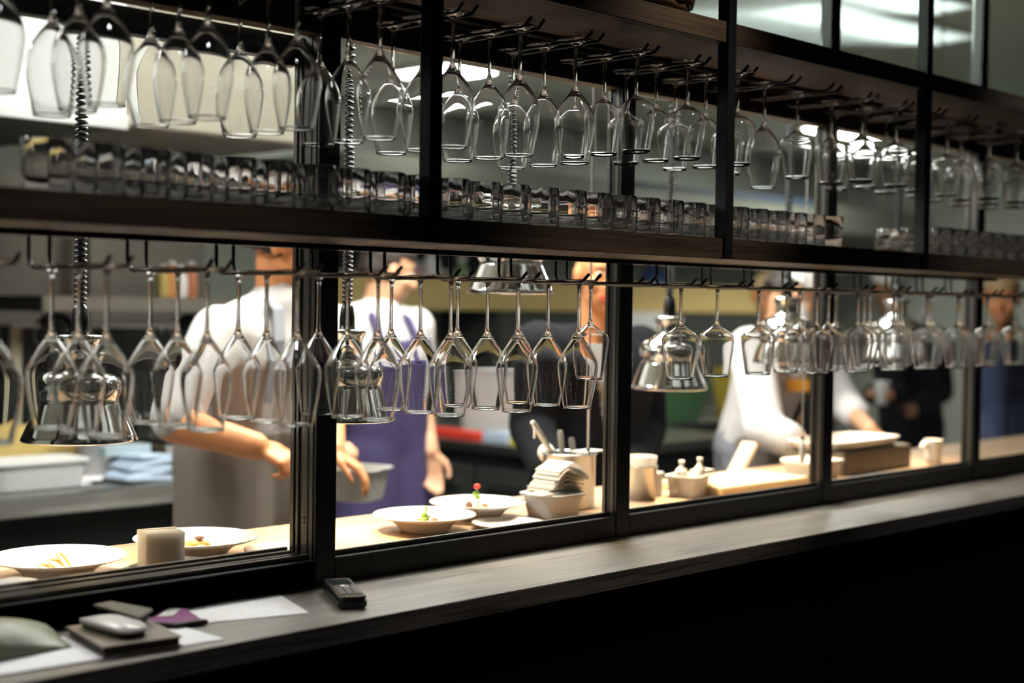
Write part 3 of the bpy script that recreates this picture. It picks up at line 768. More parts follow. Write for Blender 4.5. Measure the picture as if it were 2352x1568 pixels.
# papers, blue wrap, stacked trays
p = at(215, 1085, 2.28)
for i, (dx, rz) in enumerate(((0, .5), (.05, .7))):
    o = MB().obox((p.x+dx-.02, 2.30+.03*i, ZT+.003+.006*i), .21, .10, .004, rz).build('paper_pad', M_PAPER, origin=(p.x+dx, 2.3, ZT+.001+.006*i))
    tag(o, ('lower' if i == 0 else 'upper')+' white pad of papers beside the clear tub', 'paper', 'paper pads on the work table')
bw = thing('wrapped_packet', (2.45, 2.24, ZT), 'crumpled pale blue wrapped packet on the work table edge', 'packet')
m = MB()
for i in range(5):
    m.obox((2.475+.012*i, 2.215+.012*i, ZT+.010+.016*i),   .19-.012*i, .13, .0135, .15+.11*math.sin(i*2.1), .03*math.sin(i), .05*math.cos(i*3))
m.build('packet_layers', M_BLUEL, bw, bevel=.003)
MB().obox((2.475, 2.31, ZT+.095), .18, .06, .03, .1).build('label_card', mat('grey_blue_card', (.30, .37, .40), .6), bw)
TR = at(430, 1040, 2.45)+Vector((.10, 0, 0))
for i in range(4):
    o = tub('steel_tray', (TR.x+(.02, -.03, .03, -.02)[i], 2.50, ZT+.047*i), .40, .26, .045, M_STEEL if i % 2 else M_PLASTIC, '%s tray in the stack beside the first chef elbow' % ('lowest', 'second', 'third', 'topmost')[i], 'tray', flare=.93, rz=.1*(i-1.5), group='stacked trays')
o = MB().obox((2.08, 2.75, 1.13), .34, .02, .44, 0, -.12).build('cutting_board', M_STEELD, origin=(2.08, 2.75, .91)); tag(o, 'steel sheet leaning behind the cardboard box', 'sheet')
# spice bottles on oven shelf
for i, (px, m_) in enumerate(((382, M_CARD), (402, mat('orange_spice', (.62, .25, .08), .5)), (424, M_PLASTIC), (447, mat('rust_spice', (.45, .15, .07), .5)))):
    p = at(px, 690, 2.95); bottle('spice_bottle', (p.x, 2.98, 1.5125), .026, .13+.015*(i % 2), m_, '%s of four spice bottles on the oven rail shelf' % ('first', 'second', 'third', 'fourth')[i], 'bottle', group='spice bottles')
# white bin bag and packs on the cold counter
tub('plastic_bin', (4.80, 2.66, .9005), .52, .62, .30, M_PLASTIC, 'large white plastic bin on the cold counter', 'bin', flare=.88)
def cbrick(name, x, y, sx, sy, sz, m, label, cat, z=.9005, rz=0., group=None):
    o_ = MB().obox((x, y, z+sz/2), sx, sy, sz, rz).build(name, m, origin=(x, y, z), bevel=.004); return tag(o_, label, cat, group)
p = atz(1005, 1000, .93); cbrick('tray', 4.385, 2.74, .11, .44, .035, M_RED, 'red plastic tray on the edge of the cold counter', 'tray')
cbrick('packet', 4.40, 2.42, .13, .15, .045, M_BLUEL, 'pale blue packet on the cold counter beside the red tray', 'packet')
cbrick('packet', 4.40, 2.23, .14, .17, .045, M_YELP, 'bright yellow packet at the near end of the cold counter', 'packet')
cbrick('packet', 4.45, 3.10, .16, .14, .10, mat('lime_pack', (.42, .60, .12), .5), 'lime green packet behind the red tray', 'packet')
# shelves and machines further right along the back
p = at(1590, 655, 3.5)

# ================================================================== HEAT LAMPS over the pass
def heat_lamp(px, X, zr, label):
    g = thing('heat_lamp', (X, .35, zr), label, 'heat lamp', 'chrome heat lamps above the pass')
    c = (X, .35, zr); q = .985
    out = [(.1015, 0), (.1025, .002), (.098, .012), (.086, .040), (.0745, .066), (.0715, .073), (.0735, .077), (.0775, .086), (.0790, .097), (.0765, .110), (.069, .121), (.056, .129),
           (.043, .134), (.0355, .140), (.0325, .148), (.0325, .168), (.036, .176), (.0395, .182), (.0400, .188), (.037, .190), (0, .190)]
    inn = [(0, .118), (.050, .116), (.066, .104), (.069, .090), (.066, .075), (.082, .040), (.0985, .004)]
    MB().lathe(inn[::-1][:0] + out[:0] + [*reversed(inn)][:0] + [(r, z) for r, z in ([(.0985, .004)] + out)], c=c, n=56).build('shade', M_CHROME, g)
    MB().lathe(inn, c=c, n=48).build('reflector', mat('lamp_reflector', (.75, .72, .66), .25, metal=.8), g)
    MB().lathe([(0, .020), (.020, .024), (.032, .040), (.032, .055), (.020, .080), (.014, .110), (0, .110)], c=c, n=24).build('bulb', emis('heat_bulb', (1, .62, .30), 14.0), g)
    MB().lathe([(0, .1905), (.0165, .1905), (.0160, .215), (.0135, .236), (.008, .245), (0, .245)], c=c, n=20).build('cord_grip', M_RUBBER, g)
    p = []; z = zr+.245; a = 0.0
    while z < 2.69:
        t = (z-zr-.245); pitch = .0098 + .010*max(0, min(1, (t-.28)/.45))
        p.append((X+.0088*math.cos(a), .35+.0088*math.sin(a), z)); a += 2*PI/12; z += pitch/12
    MB().tube(p, .0033, 6).build('coiled_cord', M_RUBBER, g)
    MB().lathe([(0, 2.665-zr), (.045, 2.665-zr), (.05, 2.6995-zr), (0, 2.6995-zr)], c=c, n=24).build('ceiling_rose', M_BLACK, g)
    light('heat_lamp_bulb_light', 'SPOT', (X, .35, zr+.015), HEAT_SPOT, (1.0, .70, .42), (X, .35, 0), spot_size=math.radians(125), spot_blend=.8, shadow_soft_size=.03)
heat_lamp(183, 1.262, 1.247, 'large chrome heat lamp with coiled cord behind the leftmost hanging glasses')
heat_lamp(795, 1.870, 1.255, 'chrome heat lamp half hidden behind the second dark window mullion')
heat_lamp(1172, 2.353, 1.527, 'chrome heat lamp hung highest, just under the lower shelf')
heat_lamp(1535, 2.948, 1.287, 'chrome heat lamp in front of the suited person, right of the third mullion')
heat_lamp(1805, 3.490, 1.345, 'chrome heat lamp in front of the bending chef')
heat_lamp(2057, 4.110, 1.345, 'chrome heat lamp in front of the brown-skinned person with white cap')
# pull cords
def pull_cord(px, py, Y, label, rr=.0028):
    p_ = at(px, py, Y)
    g = thing('pull_cord', (p_.x, Y, p_.z), label, 'pull cord', 'hanging pull cords')
    MB().tube([(p_.x, Y, p_.z+.06), (p_.x, Y, 2.699)], rr, 8).build('cord', mat('pale_cord', (.45, .43, .42), .4), g)
    MB().lathe([(0, 0), (.006, .002), (.0085, .012), (.0080, .040), (.005, .062), (0, .064)], c=(p_.x, Y, p_.z), n=16).build('pull_handle', M_CLEARP, g)
    MB().lathe([(0, .0645), (.0055, .0645), (.0055, .074), (0, .074)], c=(p_.x, Y, p_.z), n=12).build('stopper', M_RUBBER, g)
pull_cord(1350, 1098, .30, 'pale pull cord hanging in front of the steel utensil pot')
pull_cord(1842, 1062, .20, 'pale pull cord hanging beside the bending chef forearm', .0015)
pull_cord(2211, 1055, .30, 'dark pull cord hanging at the right edge of the fourth window', .0015)

# ================================================================== THINGS ON THE PASS
PLP = [(0, 0), (.054, 0), (.057, .004), (.064, .014), (.078, .025), (.1165, .0365), (.1180, .0385), (.1165, .0400), (.080, .0300), (.062, .0200), (.048, .011), (0, .0095)]
FLP = [(0, 0), (.055, 0), (.060, .004), (.090, .0115), (.0905, .013), (.089, .0138), (.062, .0065), (0, .0060)]
def plate(c, label, prof=PLP, s=1.0, name='plate'):
    g = thing(name, (c[0], c[1], ZP), label, 'plate', 'white plates on the pass')
    MB().lathe([(r*s, z*s) for r, z in prof], c=(c[0], c[1], ZP+.0004), n=56).build('dish', M_WHITE, g)
    return g
P1, P2, PC1, PC2 = (1.205, .318), (1.500, .340), (2.045, .295), (2.268, .362)
plate(P1, 'leftmost deep white plate, with curled pale garnish')
plate(P2, 'deep white plate behind the napkin stand, with golden food')
plate((1.650, .240), 'white plate cut off by the window jamb', FLP, 1.0)
plate((1.365, .205), 'flat white plate under the napkin stand', FLP, .98)
plate(PC1, 'deep white plate nearest the second mullion, with green garnish', s=.95)
plate(PC2, 'deep white plate beside the napkin tub, topped with a red flower', s=.95)
plate((2.215, .205), 'flat white plate in front of the two garnished plates', FLP, .92)
def food(c, z, label, bits, name='garnish'):
    g = thing(name, (c[0], c[1], z), label, 'food', 'plated food on the pass')
    for nm, m, items in bits:
        b = MB()
        for it in items:
            if it[0] == 'b': b.ball((c[0]+it[1], c[1]+it[2], z+it[3]), it[4], 10, 7)
            else: b.tube([(c[0]+x, c[1]+y, z+zz) for x, y, zz in it[1]], it[2], 6)
        b.build(nm, m, g)
zf = ZP+.0105
curl = lambda cx, cy_, r, h: ('t', [(cx+r*math.cos(a*.5), cy_+r*math.sin(a*.5), .004+h*math.sin(a*.35)) for a in range(0, 10)], .0028)
food(P1, zf, 'pale curled shavings and leaves on the leftmost plate',
     [('shaving', M_FOODY, [curl(.0, .0, .016, .018), curl(.018, .012, .012, .026), curl(-.022, -.004, .014, .012)]), ('leaf', M_LEAF, [('b', -.030, .006, .005, (.012, .006, .003)), ('b', .02, -.018, .004, (.014, .005, .003))])])
food(P2, zf, 'golden mound with a dark crisp on the plate behind the napkins',
     [('mound', M_FOODY, [('b', -.012, 0, .010, (.024, .018, .014)), ('b', .014, .004, .009, (.020, .016, .012)), ('b', .0, -.014, .007, (.016, .012, .009))]), ('crisp', M_FOODB, [('b', .010, .004, .025, (.010, .008, .004))])])
food(PC1, zf, 'salad of leaves and browned bites on the centre plate',
     [('bites', M_FOODB, [('b', -.018, 0, .009, (.012, .010, .010)), ('b', .004, .006, .011, (.014, .010, .010)), ('b', .022, -.008, .008, .010)]),
      ('leaf', M_LEAF, [('b', .0, 0, .022, (.010, .005, .008)), ('b', .014, .008, .018, (.012, .006, .004)), ('b', -.012, -.010, .016, (.010, .006, .005)), ('b', .006, .002, .036, (.003, .003, .008))]),
      ('base', M_FOODY, [('b', .002, -.004, .006, (.032, .024, .006))])])
food(PC2, zf, 'golden salad with a tall stem and red flower',
     [('base', M_FOODY, [('b', .0, 0, .008, (.034, .022, .009))]), ('bites', M_FOODB, [('b', -.022, .006, .018, (.010, .008, .012)), ('b', .018, -.004, .012, .010)]),
      ('stem', M_LEAF, [('t', [(0, 0, .01), (.002, .0, .03), (-.004, 0, .055)], .0025), ('b', -.006, 0, .045, (.010, .006, .006)), ('b', .004, .004, .036, (.009, .006, .005))]),
      ('flower', M_FOODR, [('b', -.003, 0, .062, (.008, .008, .006))])])
# napkin stand with napkins
ns = thing('napkin_stand', (1.365, .205, ZP+.0145), 'square steel tray holding the upright napkins on the flat plate', 'tray')
zt = ZP+.0145
MB().obox((1.365, .205, zt+.002), .105, .105, .003, .55).build('base', M_STEEL, ns)
R_ = Matrix.Rotation(.55, 3, 'Z')
for (dx, dy, sx, sy) in ((0, .054, .108, .002), (0, -.054, .108, .002), (.054, 0, .002, .106), (-.054, 0, .002, .106)):
    q = R_ @ Vector((dx, dy, 0)); MB().obox((1.365+q.x, .205+q.y, zt+.006), sx, sy, .011, .55).build('edge', M_STEEL, ns)
nk = thing('napkin_bundle', (1.350, .19, zt+.004), 'thick bundle of white paper napkins standing in the steel tray', 'napkins')
m = MB()
for i in range(9):
    t = (i-4)*1.7; m.obox((1.338+.0042*t*.26, .200+.0042*t*.97, zt+.004+.034), .0028, .068, .066+.003*math.sin(i*2.3), 1.31+.012*t, 0, .014*t*.5)
m.build('folded_napkins', M_NAPKIN, nk, bevel=.0006)
# small clear domed lid with yellow label at far left
g = thing('clear_bowl', (1.06, .185, ZP), 'clear domed lid with yellow sticker at the left end of the pass', 'bowl')
MB().lathe([(.060, 0), (.064, .002), (.058, .016), (.040, .030), (.015, .036), (0, .0365)], c=(1.06, .185, ZP+.001), n=36).build('dome', M_CLEARP, g)
MB().obox((1.055, .122, ZP+.008), .04, .002, .010, .1).build('sticker', M_YELP, g)
# round tub with folded cloths
tub('round_tub', (2.415, .262, ZP+.0004), .112, .112, .056, M_CLEARP, 'white translucent tub filled with folded paper towels', 'tub', flare=.84, lip=.006)
ft = thing('paper_towels', (2.415, .262, ZP+.05), 'stack of folded white paper towels leaning out of the translucent tub', 'paper towels')
m = MB()
for i in range(9):
    zz = ZP+.052+.0058*i; w_ = .040
    vs = []
    for k in range(9):
        u = k/8.0; x = -.050+.105*u+.0045*i; z = zz + .030*(1-abs(u-.42)*2.1)*(.35+.09*i) + .004*math.sin(9*u+i)
        for y in (-w_+.004*math.sin(i*1.7), w_):
            for dz in (0, .0026): vs.append((2.410+x, .262+y*(.9 if i % 2 else 1), z+dz))
    fs = []
    for k in range(8):
        a = 4*k; b = a+4; fs += [(a, b, b+2, a+2), (a+1, a+3, b+3, b+1), (a, a+1, b+1, b), (a+2, b+2, b+3, a+3)]
    fs += [(0, 2, 3, 1), (32, 33, 35, 34)]
    m.add(vs, fs)
m.build('towel_layers', M_NAPKIN, ft, fixn=True)
MB().obox((2.345, .235, ZP+.061), .055, .045, .003, .2).build('loose_corner', M_NAPKIN, ft)
# steel utensil pot
up2 = thing('utensil_pot', (2.560, .345, ZP), 'brushed steel pot holding utensils next to the folded paper towels', 'pot')
MB().lathe([(0, 0), (.062, 0), (.064, .004), (.064, .128), (.068, .130), (.0685, .133), (.064, .134), (.0615, .128), (.0615, .005), (0, .005)], c=(2.560, .345, ZP+.0004), n=40).build('body', M_STEEL, up2)
def utensil(p0, p1, w_, m_, nm, label, cat, hm=None):
    g = thing(nm, tuple(p0), label, cat, None); p0 = Vector(p0); p1 = Vector(p1); mid = p0.lerp(p1, .45)
    MB().tube([p0, mid], [w_*.5, w_*.55], 8).build('shaft', M_STEEL, g)
    MB().tube([mid+(p1-mid)*.01, p1-(p1-mid)*.1, p1], [w_*.8, w_, w_*.7], 10).build('handle', hm or m_, g)
b0 = (2.560, .345, ZP+.02)
utensil((2.590, .345, ZP+.03), at(1222, 968, .36), .0075, M_STEEL, 'tongs', 'pale metal tongs leaning left out of the steel pot', 'tongs', mat('tong_metal', (.55, .52, .46), .35, metal=.7))
utensil((2.580, .370, ZP+.03), at(1286, 988, .38), .0080, M_STEEL, 'spatula', 'grey-handled spatula leaning left in the steel pot', 'spatula', mat('grey_handle', (.18, .19, .20), .4))
utensil((2.585, .335, ZP+.03), at(1312, 1004, .36), .0080, M_STEEL, 'kitchen_knife', 'dark-handled kitchen knife upright in the steel pot', 'knife', mat('dark_handle', (.10, .105, .11), .4))
g = thing('ring_tag', (0, 0, 0), 'small white tag dangling from the end of the metal tongs', 'tag'); p = at(1228, 985, .35); g.location = p
MB().tube([p+Vector((0, 0, 0.004)), p+Vector((.0, 0, -.022))], .003, 8).build('tag_strip', M_PLASTIC, g)
q = at(1258, 1040, .44)
g = thing('white_ladle', (q.x, .40, q.z), 'white round ladle bowl behind the steel utensil pot', 'ladle')
MB().ball((q.x, .445, q.z), (.022, .022, .024)).build('ladle_bowl', M_WHITE, g)
MB().tube([(q.x, .445, q.z-.02), (q.x+.012, .450, ZP+.002)], .006, 8).build('ladle_handle', M_WHITE, g)
cdp = at(1363, 1037, .30)
o = MB().obox((2.600, .318, ZP+.1365), .075, .05, .004, .1).build('white_card', M_PLASTIC, origin=(2.6, .318, ZP+.135)); tag(o, 'white plastic card lying across the rim of the utensil pot', 'card')
# right of the third mullion
g = thing('steel_cup', (2.800, .312, ZP), 'tall steel cup with white liner just right of the third mullion', 'cup')
MB().lathe([(0, 0), (.036, 0), (.038, .085), (.040, .087), (.037, .088), (.035, .005), (0, .005)], c=(2.80, .312, ZP+.0004), n=32).build('body', M_STEEL, g)
MB().lathe([(.030, .006), (.0345, .086), (.0375, .112), (.036, .113), (.033, .086), (.028, .008)], c=(2.80, .312, ZP+.0004), n=32).build('liner', M_NAPKIN, g)
g = thing('white_box', (2.885, .345, ZP), 'small white box glowing under the lamp beside the clear tub', 'box')
MB().obox((2.885, .345, ZP+.0275), .040, .040, .054, .3).build('box_body', M_WHITE, g, bevel=.003)
MB().obox((2.885, .345, ZP+.0590), .044, .044, .008, .3).build('box_lid', M_WHITE, g, bevel=.002)
tub('clear_tub', (2.955, .285, ZP+.0004), .105, .09, .055, M_CLEARP, 'clear rectangular tub holding small squeeze bottles', 'tub', rz=.25, flare=.88, lip=.005)
for i, (dx, dy, h) in enumerate(((-.036, .005, .062), (.0, .022, .084), (.034, -.012, .092))):
    bottle('squeeze_bottle', (2.955+dx, .285+dy, ZP+.007), .0155, h, mat('bottle_white', (.82, .78, .75), .4), ('leftmost', 'middle', 'tallest, rightmost')[i]+' white squeeze bottle in the clear tub', 'bottle', group='squeeze bottles in the clear tub')
o = MB().obox((3.035, .300, ZP+.060), .06, .04, .005, .1).build('tub_lid', M_CLEARP, origin=(3.035, .3, ZP+.057)); tag(o, 'loose clear lid propped on the tub of squeeze bottles', 'lid')
o = slab('cutting_board', [(3.01, .215), (3.42, .215), (3.42, .43), (3.01, .43)], ZP+.0003, ZP+.022, M_BOARD, bevel=.004); tag(o, 'pale wooden cutting board on the pass in front of the bending chef', 'cutting board')
tub('white_tub', (3.515, .270, ZP+.0004), .15, .12, .054, M_PLASTIC, 'white plastic tub between the cutting board and fourth mullion', 'tub', flare=.88, lid=M_PLASTIC)
o = MB().obox((3.452, .470, ZP+.049), .014, .05, .115, 0, 0, .72).build('folded_cloth', mat('beige_cloth', (.42, .37, .32), .9), origin=(3.452, .47, ZP+.002)); tag(o, 'white folded cloth leaning behind the white plastic tub', 'cloth')
g = thing('steel_box', (3.86, .36, ZP), 'grey steel container under the chef hand right of the fourth mullion', 'container')
MB().obox((3.86, .36, ZP+.036), .44, .20, .070, .06).build('body', mat('container_grey', (.13, .12, .095), .4, metal=.3), g, bevel=.004)
tub('white_tray', (3.84, .365, ZP+.0720), .42, .19, .026, M_WHITE, 'bright white tray on the grey steel container', 'tray', rz=.06, flare=.95)
g = thing('white_jug', (4.205, .262, ZP), 'small white jug with a lip near the right end of the pass', 'jug')
MB().lathe([(0, 0), (.024, 0), (.026, .03), (.029, .075), (.031, .078), (.028, .078), (.024, .006), (0, .006)], c=(4.205, .262, ZP+.0004), n=28).build('body', M_WHITE, g)
MB().tube([(4.178, .268, ZP+.060), (4.160, .270, ZP+.068), (4.146, .272, ZP+.056)], [.010, .009, .007], 8).build('lip', M_WHITE, g)

# ================================================================== PEOPLE
def remeshed(name, mb, m, parent, voxel, smooth=3, keep=None, solid=0.0):
    """one continuous skin grown over overlapping limbs"""
    me = mb.mesh('tmp'); t = bpy.data.objects.new('tmp', me); C.objects.link(t)
    md = t.modifiers.new('r', 'REMESH'); md.mode = 'VOXEL'; md.voxel_size = voxel; md.use_smooth_shade = True
    s_ = t.modifiers.new('s', 'SMOOTH'); s_.factor = .5; s_.iterations = smooth
    dg = bpy.context.evaluated_depsgraph_get(); dg.update()
    out = bpy.data.meshes.new_from_object(t.evaluated_get(dg)); bpy.data.objects.remove(t, do_unlink=True)
    if keep:
        bm = bmesh.new(); bm.from_mesh(out)
        bmesh.ops.delete(bm, geom=[f for f in bm.faces if not keep(f.calc_center_median(), f.normal)], context='FACES')
        if solid:
            bmesh.ops.solidify(bm, geom=list(bm.faces), thickness=-solid)
        bm.to_mesh(out); bm.free()
    for p_ in out.polygons: p_.use_smooth = True
    out.materials.clear(); out.materials.append(m); out.name = name
    o = bpy.data.objects.new(name, out); C.objects.link(o)
    if parent is not None: o.parent = parent; o.location = -parent_world(parent)
    return o
def basis(fwd, upv=Vector((0, 0, 1))):
    f = Vector(fwd).normalized(); s_ = f.cross(upv).normalized(); u_ = s_.cross(f)   # s_ points to the person's right
    return s_, f, u_
def head(mb, c, fwd, s=1.0, tilt=Vector((0, 0, 1))):
    sd, f, u_ = basis(fwd, tilt); R = Matrix((sd, f, u_)).transposed(); c = Vector(c)
    P_ = lambda x, y, z: c + (sd*x+f*y+u_*z)*s
    mb.ball(P_(0, -.008, .030), (.076*s, .096*s, .088*s), 18, 12, R)
    mb.ball(P_(0, .030, -.045), (.060*s, .062*s, .072*s), 16, 11, R)
    mb.ball(P_(0, .062, -.092), (.024*s, .022*s, .020*s), 12, 8, R)
    mb.capsule(P_(0, .086, .018), .009*s, P_(0, .108, -.022), .014*s)
    mb.ball(P_(.011, .096, -.026), .009*s, 10, 7); mb.ball(P_(-.011, .096, -.026), .009*s, 10, 7)
    mb.capsule(P_(-.035, .072, .030), .011*s, P_(.035, .072, .030), .011*s)
    mb.capsule(P_(-.022, .078, -.062), .011*s, P_(.022, .078, -.062), .011*s)
    for q in (-1, 1):
        mb.ball(P_(q*.042, .060, -.022), .026*s, 12, 8)
        mb.ball(P_(q*.079, -.004, .000), (.010*s, .019*s, .033*s), 10, 8, R)
    return P_, R
def face(P_, R, par, lip, s=1.0, lipw=.021):
    for q in (-1, 1):
        MB().ball(P_(q*.032, .078, .012), (.0125*s, .0075*s, .0075*s), 12, 8, R).build('eye', M_EYE, par)
        MB().ball(P_(q*.032, .0835, .012), .0052*s, 10, 7).build('iris', M_IRIS, par)
        MB().capsule(P_(q*.018, .087, .034), .0032*s, P_(q*.047, .074, .034), .0026*s).build('eyebrow', M_HAIRD, par)
    MB().capsule(P_(-lipw, .083, -.057), .0062*s, P_(lipw, .083, -.057), .0062*s).capsule(P_(-lipw*.6, .0845, -.066), .0070*s, P_(lipw*.6, .0845, -.066), .0070*s).build('lips', lip, par)
def hand(mb, wr, d, n, curls=(.5, .5, .5, .5), thumb=.6, s=1.0, side=1):
    """palm from wrist along d, back of the hand facing n; side=+1 puts the thumb at d x n"""
    d = Vector(d).normalized(); n = Vector(n); n = (n-d*n.dot(d)).normalized(); t = d.cross(n)*side; wr = Vector(wr)
    for k, off in enumerate((.028, .010, -.009, -.026)):
        kn = wr + d*.088*s*(1, 1.02, .98, .90)[k] + t*off*s
        mb.capsule(wr + d*.012*s + t*off*.55*s, .0145*s, kn, .0118*s, 10)
        L_ = (.074, .082, .076, .060)[k]*s; a = 0.0; p_ = kn
        for q, fr_ in enumerate((.46, .30, .24)):
            a += curls[k][q] if isinstance(curls[k], tuple) else curls[k]*(.75, 1.0, .8)[q]
            dd = d*math.cos(a) - n*math.sin(a) + t*(.05*(1.5-k)*.5)
            e = p_ + dd.normalized()*L_*fr_
            mb.capsule(p_, (.0098, .0090, .0082)[q]*s, e, (.0090, .0082, .0074)[q]*s, 10); p_ = e
    b = wr + d*.022*s + t*.024*s
    k1 = b + (d*.62 + t*.72 - n*.18).normalized()*.040*s
    k2 = k1 + (d*(.92) + t*(.45-.5*thumb) - n*(.15+.4*thumb)).normalized()*.032*s
    k3 = k2 + (d*.95 + t*(.1-.5*thumb) - n*(.2+.5*thumb)).normalized()*.026*s
    mb.capsule(b, .0150*s, k1, .0118*s, 10); mb.capsule(k1, .0112*s, k2, .0098*s, 10); mb.capsule(k2, .0098*s, k3, .0082*s, 10)
def torso(mb, J, k=0.0, low=0.0):
    sd = J['sd']; pel, ch, nk = J['pelvis'], J['chest'], J['neck']
    for q in (-1, 1):
        mb.capsule(pel+sd*.070*q - Vector((0, 0, low)), .100+k, pel.lerp(ch, .55)+sd*.066*q, .098+k)
        mb.capsule(pel.lerp(ch, .55)+sd*.066*q, .098+k, ch+sd*.075*q, .108+k)
    mb.capsule(ch+Vector((0, 0, .02)), .115+k, nk-Vector((0, 0, .05)), .075+k)
    for a in ('shR', 'shL'):
        mb.capsule(ch+(J[a]-ch)*.35, .085+k, J[a], .056+k); mb.capsule(nk-Vector((0, 0, .035)), .050+k*.7, J[a], .048+k*.8)
def arms(mb, J, k=0.0, fr=1.0, which='RL'):
    for a in which:
        s_, e, w_ = J['sh'+a], J['el'+a], J['wr'+a]
        mb.capsule(s_, .055+k, e, .043+k)
        if fr > 0: mb.capsule(e, .043+k, e.lerp(w_, fr), .043+k+(.029-.043)*fr)
def legs(mb, J, k=0.0):
    sd = J['sd']; f = J['f']; pel = J['pelvis']
    for q in (-1, 1):
        hp = pel+sd*.085*q-Vector((0, 0, .04)); kn = Vector((hp.x, hp.y, .50))+f*.02; an = Vector((pel.x, pel.y, .085))+sd*.095*q-f*.03
        mb.capsule(hp, .092+k, kn, .060+k); mb.capsule(kn, .060+k, an, .042+k)
def shoes(mb, J):
    for q in (-1, 1):
        an = Vector((J['pelvis'].x, J['pelvis'].y, .0))+J['sd']*.095*q-J['f']*.03
        mb.capsule(an+Vector((0, 0, .045))-J['f']*.03, .040, an+J['f']*.15+Vector((0, 0, .036)), .034)
def person(label, J, hd, hands, skin, sleeve, body_vox=.0075):
    f = Vector(J['f']).normalized(); J['f'] = f; J['sd'] = f.cross(Vector((0, 0, 1))).normalized()
    for k_ in list(J):
        if k_ != 'bulk': J[k_] = Vector(J[k_])
    g = thing('person', (J['pelvis'].x, J['pelvis'].y, 0), label, 'person')
    mb = MB(); torso(mb, J); arms(mb, J, J.pop('bulk') if 'bulk' in J else 0.0); legs(mb, J)
    for q in (-1, 1):
        an = Vector((J['pelvis'].x, J['pelvis'].y, .0))+J['sd']*.095*q-f*.03
        mb.capsule(an+Vector((0, 0, .055)), .034, an+f*.13+Vector((0, 0, .040)), .028)
    P_, R = head(mb, hd['c'], hd['f'], 1.0, Vector(hd.get('up', (0, 0, 1))))
    mb.capsule(J['neck']-Vector((0, 0, .04)), .060, P_(0, -.012, -.045), .054)
    for h in hands: hand(mb, **h)
    b = remeshed('body', mb, skin, g, body_vox, 3)
    return g, P_, R
def hair_cap(g, P_, R, m, s=1.0, full=True, name='hair'):
    mb = MB(); mb.ball(P_(0, -.012, .040), (.081, .100, .088), 20, 13, R)
    if full: mb.ball(P_(0, -.045, -.005), (.074, .066, .080), 16, 11, R)
    sd = (P_(1, 0, 0)-P_(0, 0, 0)); ff = (P_(0, 1, 0)-P_(0, 0, 0)); uu = (P_(0, 0, 1)-P_(0, 0, 0)); c0 = P_(0, 0, 0)
    def kp(p_, n_):
        q = p_-c0; y, z = q.dot(ff), q.dot(uu)
        return z > .062 or (y < .010 and z > -.030)
    return remeshed(name, mb, m, g, .008, 3, kp, .006)

# ---- first chef: white shirt, rolled sleeve, pointing down at a plate
Y1 = 1.30
nk1 = at(636, 672, Y1)
J = dict(bulk=.008, f=(.15, -.99, 0), neck=nk1, chest=at(604, 800, Y1+.02), pelvis=at(566, 1030, Y1+.06),
         shR=nk1+Vector((-.215, -.035, -.110)), elR=at(398, 972, Y1-.10), wrR=at(586, 1024, Y1-.26),
         shL=nk1+Vector((.205, .03, -.100)), elL=at(752, 900, Y1+.10), wrL=at(764, 1035, Y1-.15))
hdv = dict(c=at(652, 566, Y1-.02), f=(.66, -.68, -.30))
wr = J['wrR']
g1, P_, R = person('person in white shirt with rolled sleeve, finger pointing down at a plate', J, hdv,
    [dict(wr=wr, d=(.62, -.62, -.40), n=(.02, -.60, .84), curls=((1.0, .12, .05), (.95, 1.2, .9), (1.0, 1.25, .9), (1.0, 1.2, .9)), thumb=.3, s=1.02, side=-1), dict(wr=J['wrL'], d=(.4, -.5, -.4), n=(.2, -.2, .9), side=1)], M_SKIN, 1)
face(P_, R, g1, M_LIPN); hair_cap(g1, P_, R, M_HAIRD)
mb = MB(); torso(mb, J, .017)
for a in 'RL':
    mb.capsule(J['sh'+a], .076, J['sh'+a].lerp(J['el'+a], .85), .066)
shirt = remeshed('shirt', mb, M_CLOTHW, g1, .010, 4)
mb = MB(); e = J['shR'].lerp(J['elR'], .80); e2 = J['shR'].lerp(J['elR'], .95); mb.capsule(e, .066, e2, .062)
mb.capsule(e.lerp(e2, .5), .069, e2, .066)
remeshed('rolled_cuff', mb, M_CLOTHW, g1, .010, 2)
mb = MB(); mb.capsule(J['neck']-Vector((0, 0, .03)), .070, J['neck']+Vector((0.01, 0, .018)), .062); remeshed('collar', mb, M_CLOTHW, g1, .009, 2, lambda p_, n_: n_.z < .75 and p_.z < J['neck'].z+.045, .004)
mb = MB(); torso(mb, J, .034, .0); pel = J['pelvis']; sd = J['sd']
for q in (-1, 1): mb.capsule(pel+sd*.085*q, .135, Vector((pel.x, pel.y, .52))+sd*.08*q, .135)
remeshed('apron', mb, M_TAUPE, g1, .012, 5, lambda p_, n_: p_.z < pel.z+.06 and p_.z > .55, .004)
mb = MB(); legs(mb, J, .022); mb.capsule(pel-sd*.08, .118, pel+sd*.08, .118); remeshed('trousers', mb, M_TAUPE, g1, .012, 3)
mb = MB(); shoes(mb, J); remeshed('shoes', mb, M_RUBBER, g1, .01, 2)
def strap(name, pts, w_, m, par):
    mb_ = MB()
    for i in range(len(pts)-1):
        a, b = Vector(pts[i]), Vector(pts[i+1]); n_ = Vector((0, -.005, 0))
        mb_.add([a-w_, a+w_, b+w_, b-w_, a-w_+n_, a+w_+n_, b+w_+n_, b-w_+n_], [(0, 3, 2, 1), (4, 5, 6, 7), (0, 1, 5, 4), (1, 2, 6, 5), (2, 3, 7, 6), (3, 0, 4, 7)])
    return mb_.build(name, m, par, fixn=True)
